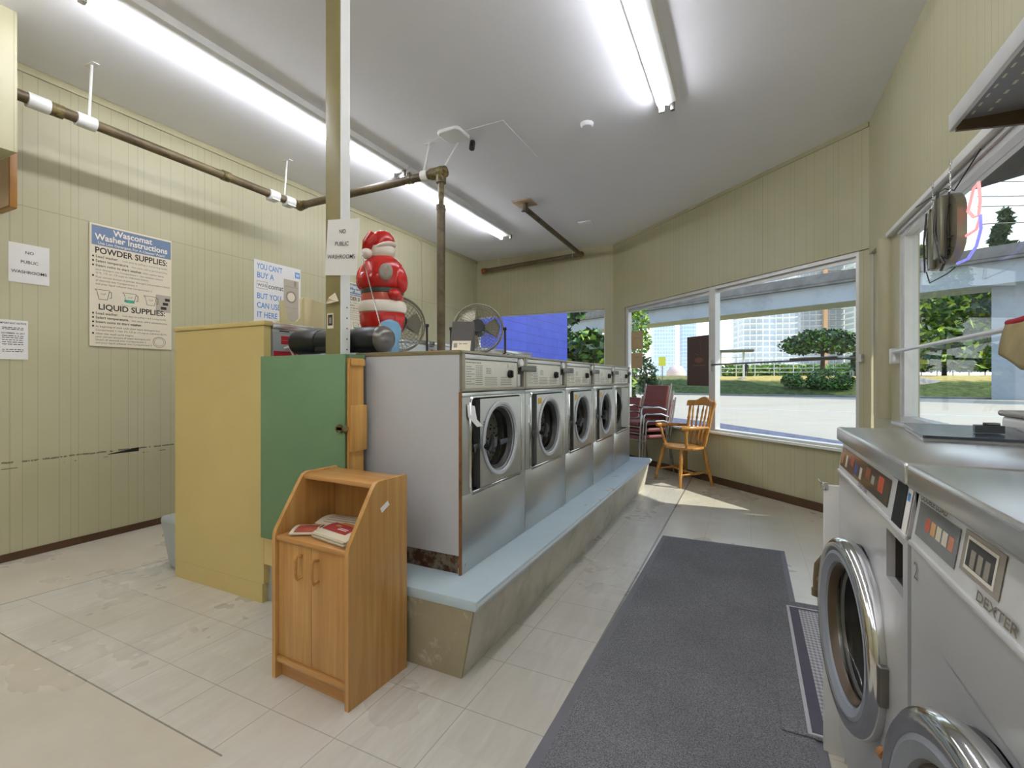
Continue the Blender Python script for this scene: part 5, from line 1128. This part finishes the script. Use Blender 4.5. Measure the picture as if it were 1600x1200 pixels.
# red cloth with tan lining and clear notice sheet at right edge
rc = thing('padded_cloth', 'red edged padded cloth with tan lining draped over the window rod', 'cloth', (.835, 2.09, 1.19))
b = MB(); vs = []; fs = []; n_ = 10
for j in range(n_+1):
    for i in range(n_+1):
        u, v = i/n_, j/n_; vs.append((-.01-.045*math.sin(v*PI*.5)*(.4+.6*u)+.01*math.sin(u*9), .18-.50*u, .16-.30*v*(.35+.65*u)-.02*math.sin(u*5)+.10*u))
for j in range(n_):
    for i in range(n_): a = j*(n_+1)+i; fs.append((a, a+1, a+n_+2, a+n_+1))
b.quads(vs, fs); o = b.build('lining', 'tan_cloth', rc, 180); so = o.modifiers.new('thick', 'SOLIDIFY'); so.thickness = .015
b = MB(); b.tube([(vs[i][0]-.005, vs[i][1], vs[i][2]+.005) for i in range(n_+1)], [.012+.012*i/n_ for i in range(n_+1)], 10); b.tube([(vs[j*(n_+1)][0], vs[j*(n_+1)][1]+.002, vs[j*(n_+1)][2]) for j in range(n_+1)], .006, 8); b.build('red_edge', 'red_cloth', rc, 180)
ck = thing('plastic_sheet', 'cloudy plastic sheet with dark edge hanging in the right window', 'sheet', (XR+.024, 2.28, 1.0))
b = MB(); b.box(0, -.36, 0, .003, .0, .34); b.build('sheet', mat('cloudy_plastic', 'bdb4a4', .5, var=.08), ck); b = MB(); b.tube([(0, .0, .34), (-.004, .003, .2), (0, .0, .02), (0, -.02, 0)], .004, 6); b.build('edge', 'wire', ck)
# signs stuck in the front window
def DWf(t, z, n=.045): p = dpt(t, n, z); return frame(p, tuple(D), (0, 0, 1))
fr = DWf(1.56, 1.08); b = MB(); rect(b, fr, 0, 0, .375, .585, 0, .002); o = tag(b.build('window_poster', 'brownsign', None, 0), 'dark brown poster stuck in the left pane of front window', 'poster')
b = MB(); b.tube([(.14, .38, .001), (.20, .36, .001), (.235, .40, .001), (.22, .48, .001), (.25, .53, .001)], .004, 5); b.lathe([(0, .001), (.07, .0012)], (.2, .30, 0), n=20, sy=.45); b.box(.10, .235, .0, .30, .245, .001); b.bm.transform(fr); b.build('faded_picture', mat('rust_print', '7a5440', .6), o, 0)
for k, (z, lab) in enumerate(((1.58, 'upper tan paper notice taped at left end of front window'), (1.31, 'lower tan paper notice taped at left end of front window'))):
    fr = DWf(.40, z); b = MB(); rect(b, fr, 0, 0, .27, .255 if k == 0 else .22, 0, .001); o = tag(b.build('window_notice', 'tanpaper', None, 0), lab, 'notice'); b = MB(); dashes(b, fr, .08, .2, .15, .02, k, .001); b.build('print', 'greyprint', o, 0)

# ------------------------------------------------------------------ chairs
def turned(mb, p, q, prof, n=10):
    """turned spindle from p to q; prof = [(fraction, radius)]"""
    p, q = Vector(p), Vector(q); L = (q-p).length; mb.lathe([(r, f*L) for f, r in prof], p, (q-p), n)
wc = thing('wooden_armchair', 'varnished wooden spindle-back armchair in front of the window', 'chair', (-.643, 5.647, 0), math.atan2(-.65, -.76) + R(90))
# local: +y is the back, -y the front
LEG = [(0, .013), (.04, .017), (.09, .014), (.12, .019), (.16, .014), (.40, .021), (.62, .018), (.66, .022), (.70, .016), (.76, .022), (.80, .016), (.86, .022), (.90, .016), (1, .018)]
b = MB(); s_ = []
for k in range(28):
    a = 2*PI*k/28; r_ = 1+.05*math.cos(2*a); s_.append((.235*math.cos(a)*r_*(1.06 if math.sin(a) < 0 else .96), .215*math.sin(a)*r_, .39))
b.prism(s_, (0, 0, .03)); o = b.build('seat', 'chairwood', wc); bv = o.modifiers.new('bevel', 'BEVEL'); bv.width = .01; bv.segments = 3
for sx_, sy_ in ((-1, -1), (1, -1), (-1, 1), (1, 1)):
    b = MB(); turned(b, (sx_*.245, sy_*(.205 if sy_ < 0 else .19), 0), (sx_*.165, sy_*.14, .395), LEG); b.build('leg', 'chairwood', wc)
for sx_ in (-1, 1): b = MB(); turned(b, (sx_*.218, -.183, .13), (sx_*.218, .170, .15), [(0, .008), (.3, .012), (.5, .016), (.7, .012), (1, .008)]); b.build('stretcher', 'chairwood', wc)
b = MB(); turned(b, (-.215, -.01, .14), (.215, -.01, .14), [(0, .008), (.3, .012), (.5, .016), (.7, .012), (1, .008)]); b.build('stretcher', 'chairwood', wc)
SP = [(0, .010), (.10, .009), (.2, .013), (.45, .014), (.62, .009), (.68, .013), (.75, .009), (.85, .012), (1, .006)]
for k in range(5):
    x0 = (-2+k)*.062; b = MB(); turned(b, (x0*.9, .165, .42), (x0*1.25, .262-.012*abs(k-2), .86), SP); b.build('spindle', 'chairwood', wc)
POST = [(0, .016), (.06, .014), (.1, .020), (.14, .014), (.18, .021), (.22, .014), (.3, .017), (.5, .019), (.6, .014), (.64, .02), (.7, .014), (.9, .017), (1, .012)]
for sx_ in (-1, 1): b = MB(); turned(b, (sx_*.17, .145, .42), (sx_*.205, .235, .87), POST); b.build('back_post', 'chairwood', wc)
b = MB(); pts = []
for k in range(25):
    f = k/24*2-1; pts.append((f*.25, .262-.045*f*f, .845-.0*f+.018*(1-abs(f))))
top = [(x, y+.012, .895+.052*math.cos(x/.25*PI*.5)+.012*math.cos(x/.25*PI*2.0)) for x, y, z in pts]
V = []; F = []
for (x, y, z), (x2, y2, z2) in zip(pts, top): V += [(x, y-.012, z), (x2, y2-.012, z2), (x2, y2+.012, z2), (x, y+.012, z)]
for k in range(24):
    a = 4*k
    for i in range(4): F.append((a+i, a+(i+1) % 4, a+4+(i+1) % 4, a+4+i))
F += [(3, 2, 1, 0), (96, 97, 98, 99)]; b.quads(V, F); o = b.build('crest_rail', 'chairwood', wc); bv = o.modifiers.new('bevel', 'BEVEL'); bv.width = .007; bv.segments = 3; bv.limit_method = 'ANGLE'
for sx_ in (-1, 1):
    b = MB(); b.tube([(sx_*.185, .19, .625), (sx_*.225, .08, .63), (sx_*.25, -.05, .632), (sx_*.25, -.15, .632), (sx_*.24, -.19, .63)], [.014, .018, .022, .028, .018], 10); b.build('arm', 'chairwood', wc)
    b = MB(); turned(b, (sx_*.205, -.10, .42), (sx_*.245, -.14, .62), [(0, .016), (.12, .012), (.2, .02), (.3, .013), (.42, .02), (.55, .013), (.8, .017), (1, .012)]); b.build('arm_post', 'chairwood', wc)

def stack_chair(label, loc, rot):
    t = thing('stacking_chair', label, 'chair', loc, rot, 'burgundy stacking chairs by the far window corner')
    b = MB(); b.box(-.215, -.21, .425, .215, .22, .475, .02, 3); b.build('seat', 'burgundy', t)
    b = MB(); b.box(-.205, .0, -.20, .205, .035, .20, .014, 3); o = b.build('backrest', 'burgundy', t); o.location = (0, .235, .715); o.rotation_euler = (R(-12), 0, 0)
    for s in (-1, 1):
        b = MB(); x = s*.235; b.tube([(x, -.20, 0), (x, -.19, .30), (x, -.165, .62), (x, -.14, .645), (x, .10, .645), (x, .21, .61)], .011, 8); b.build('arm_frame', 'tubechrome', t)
        b = MB(); b.tube([(x, .27, 0), (x, .20, .42), (x, .235, .62), (x, .295, .93)], .011, 8); b.build('rear_leg', 'tubechrome', t)
    b = MB(); b.tube([(-.235, -.18, .41), (.235, -.18, .41)], .010, 8); b.tube([(-.235, .19, .41), (.235, .19, .41)], .010, 8); b.build('seat_rail', 'tubechrome', t)
    return t
ra = math.atan2(-.62, -.78)+R(90)+R(12)
c0 = stack_chair('burgundy chrome-armed chair at the bottom of the stack beside the wooden chair', (-1.17, 6.15, 0), ra)
bk_ = Vector((math.cos(ra+PI/2), math.sin(ra+PI/2), 0))
dup(c0, (-1.17-bk_.x*.035, 6.15-bk_.y*.035, .085), 'burgundy chrome-armed chair in the middle of the stack beside the wooden chair')
dup(c0, (-1.17-bk_.x*.07, 6.15-bk_.y*.07, .17), 'burgundy chrome-armed chair on top of the stack beside the wooden chair')
dup(c0, (-1.63, 6.45, 0), 'lone burgundy chair half hidden behind the farthest washer')
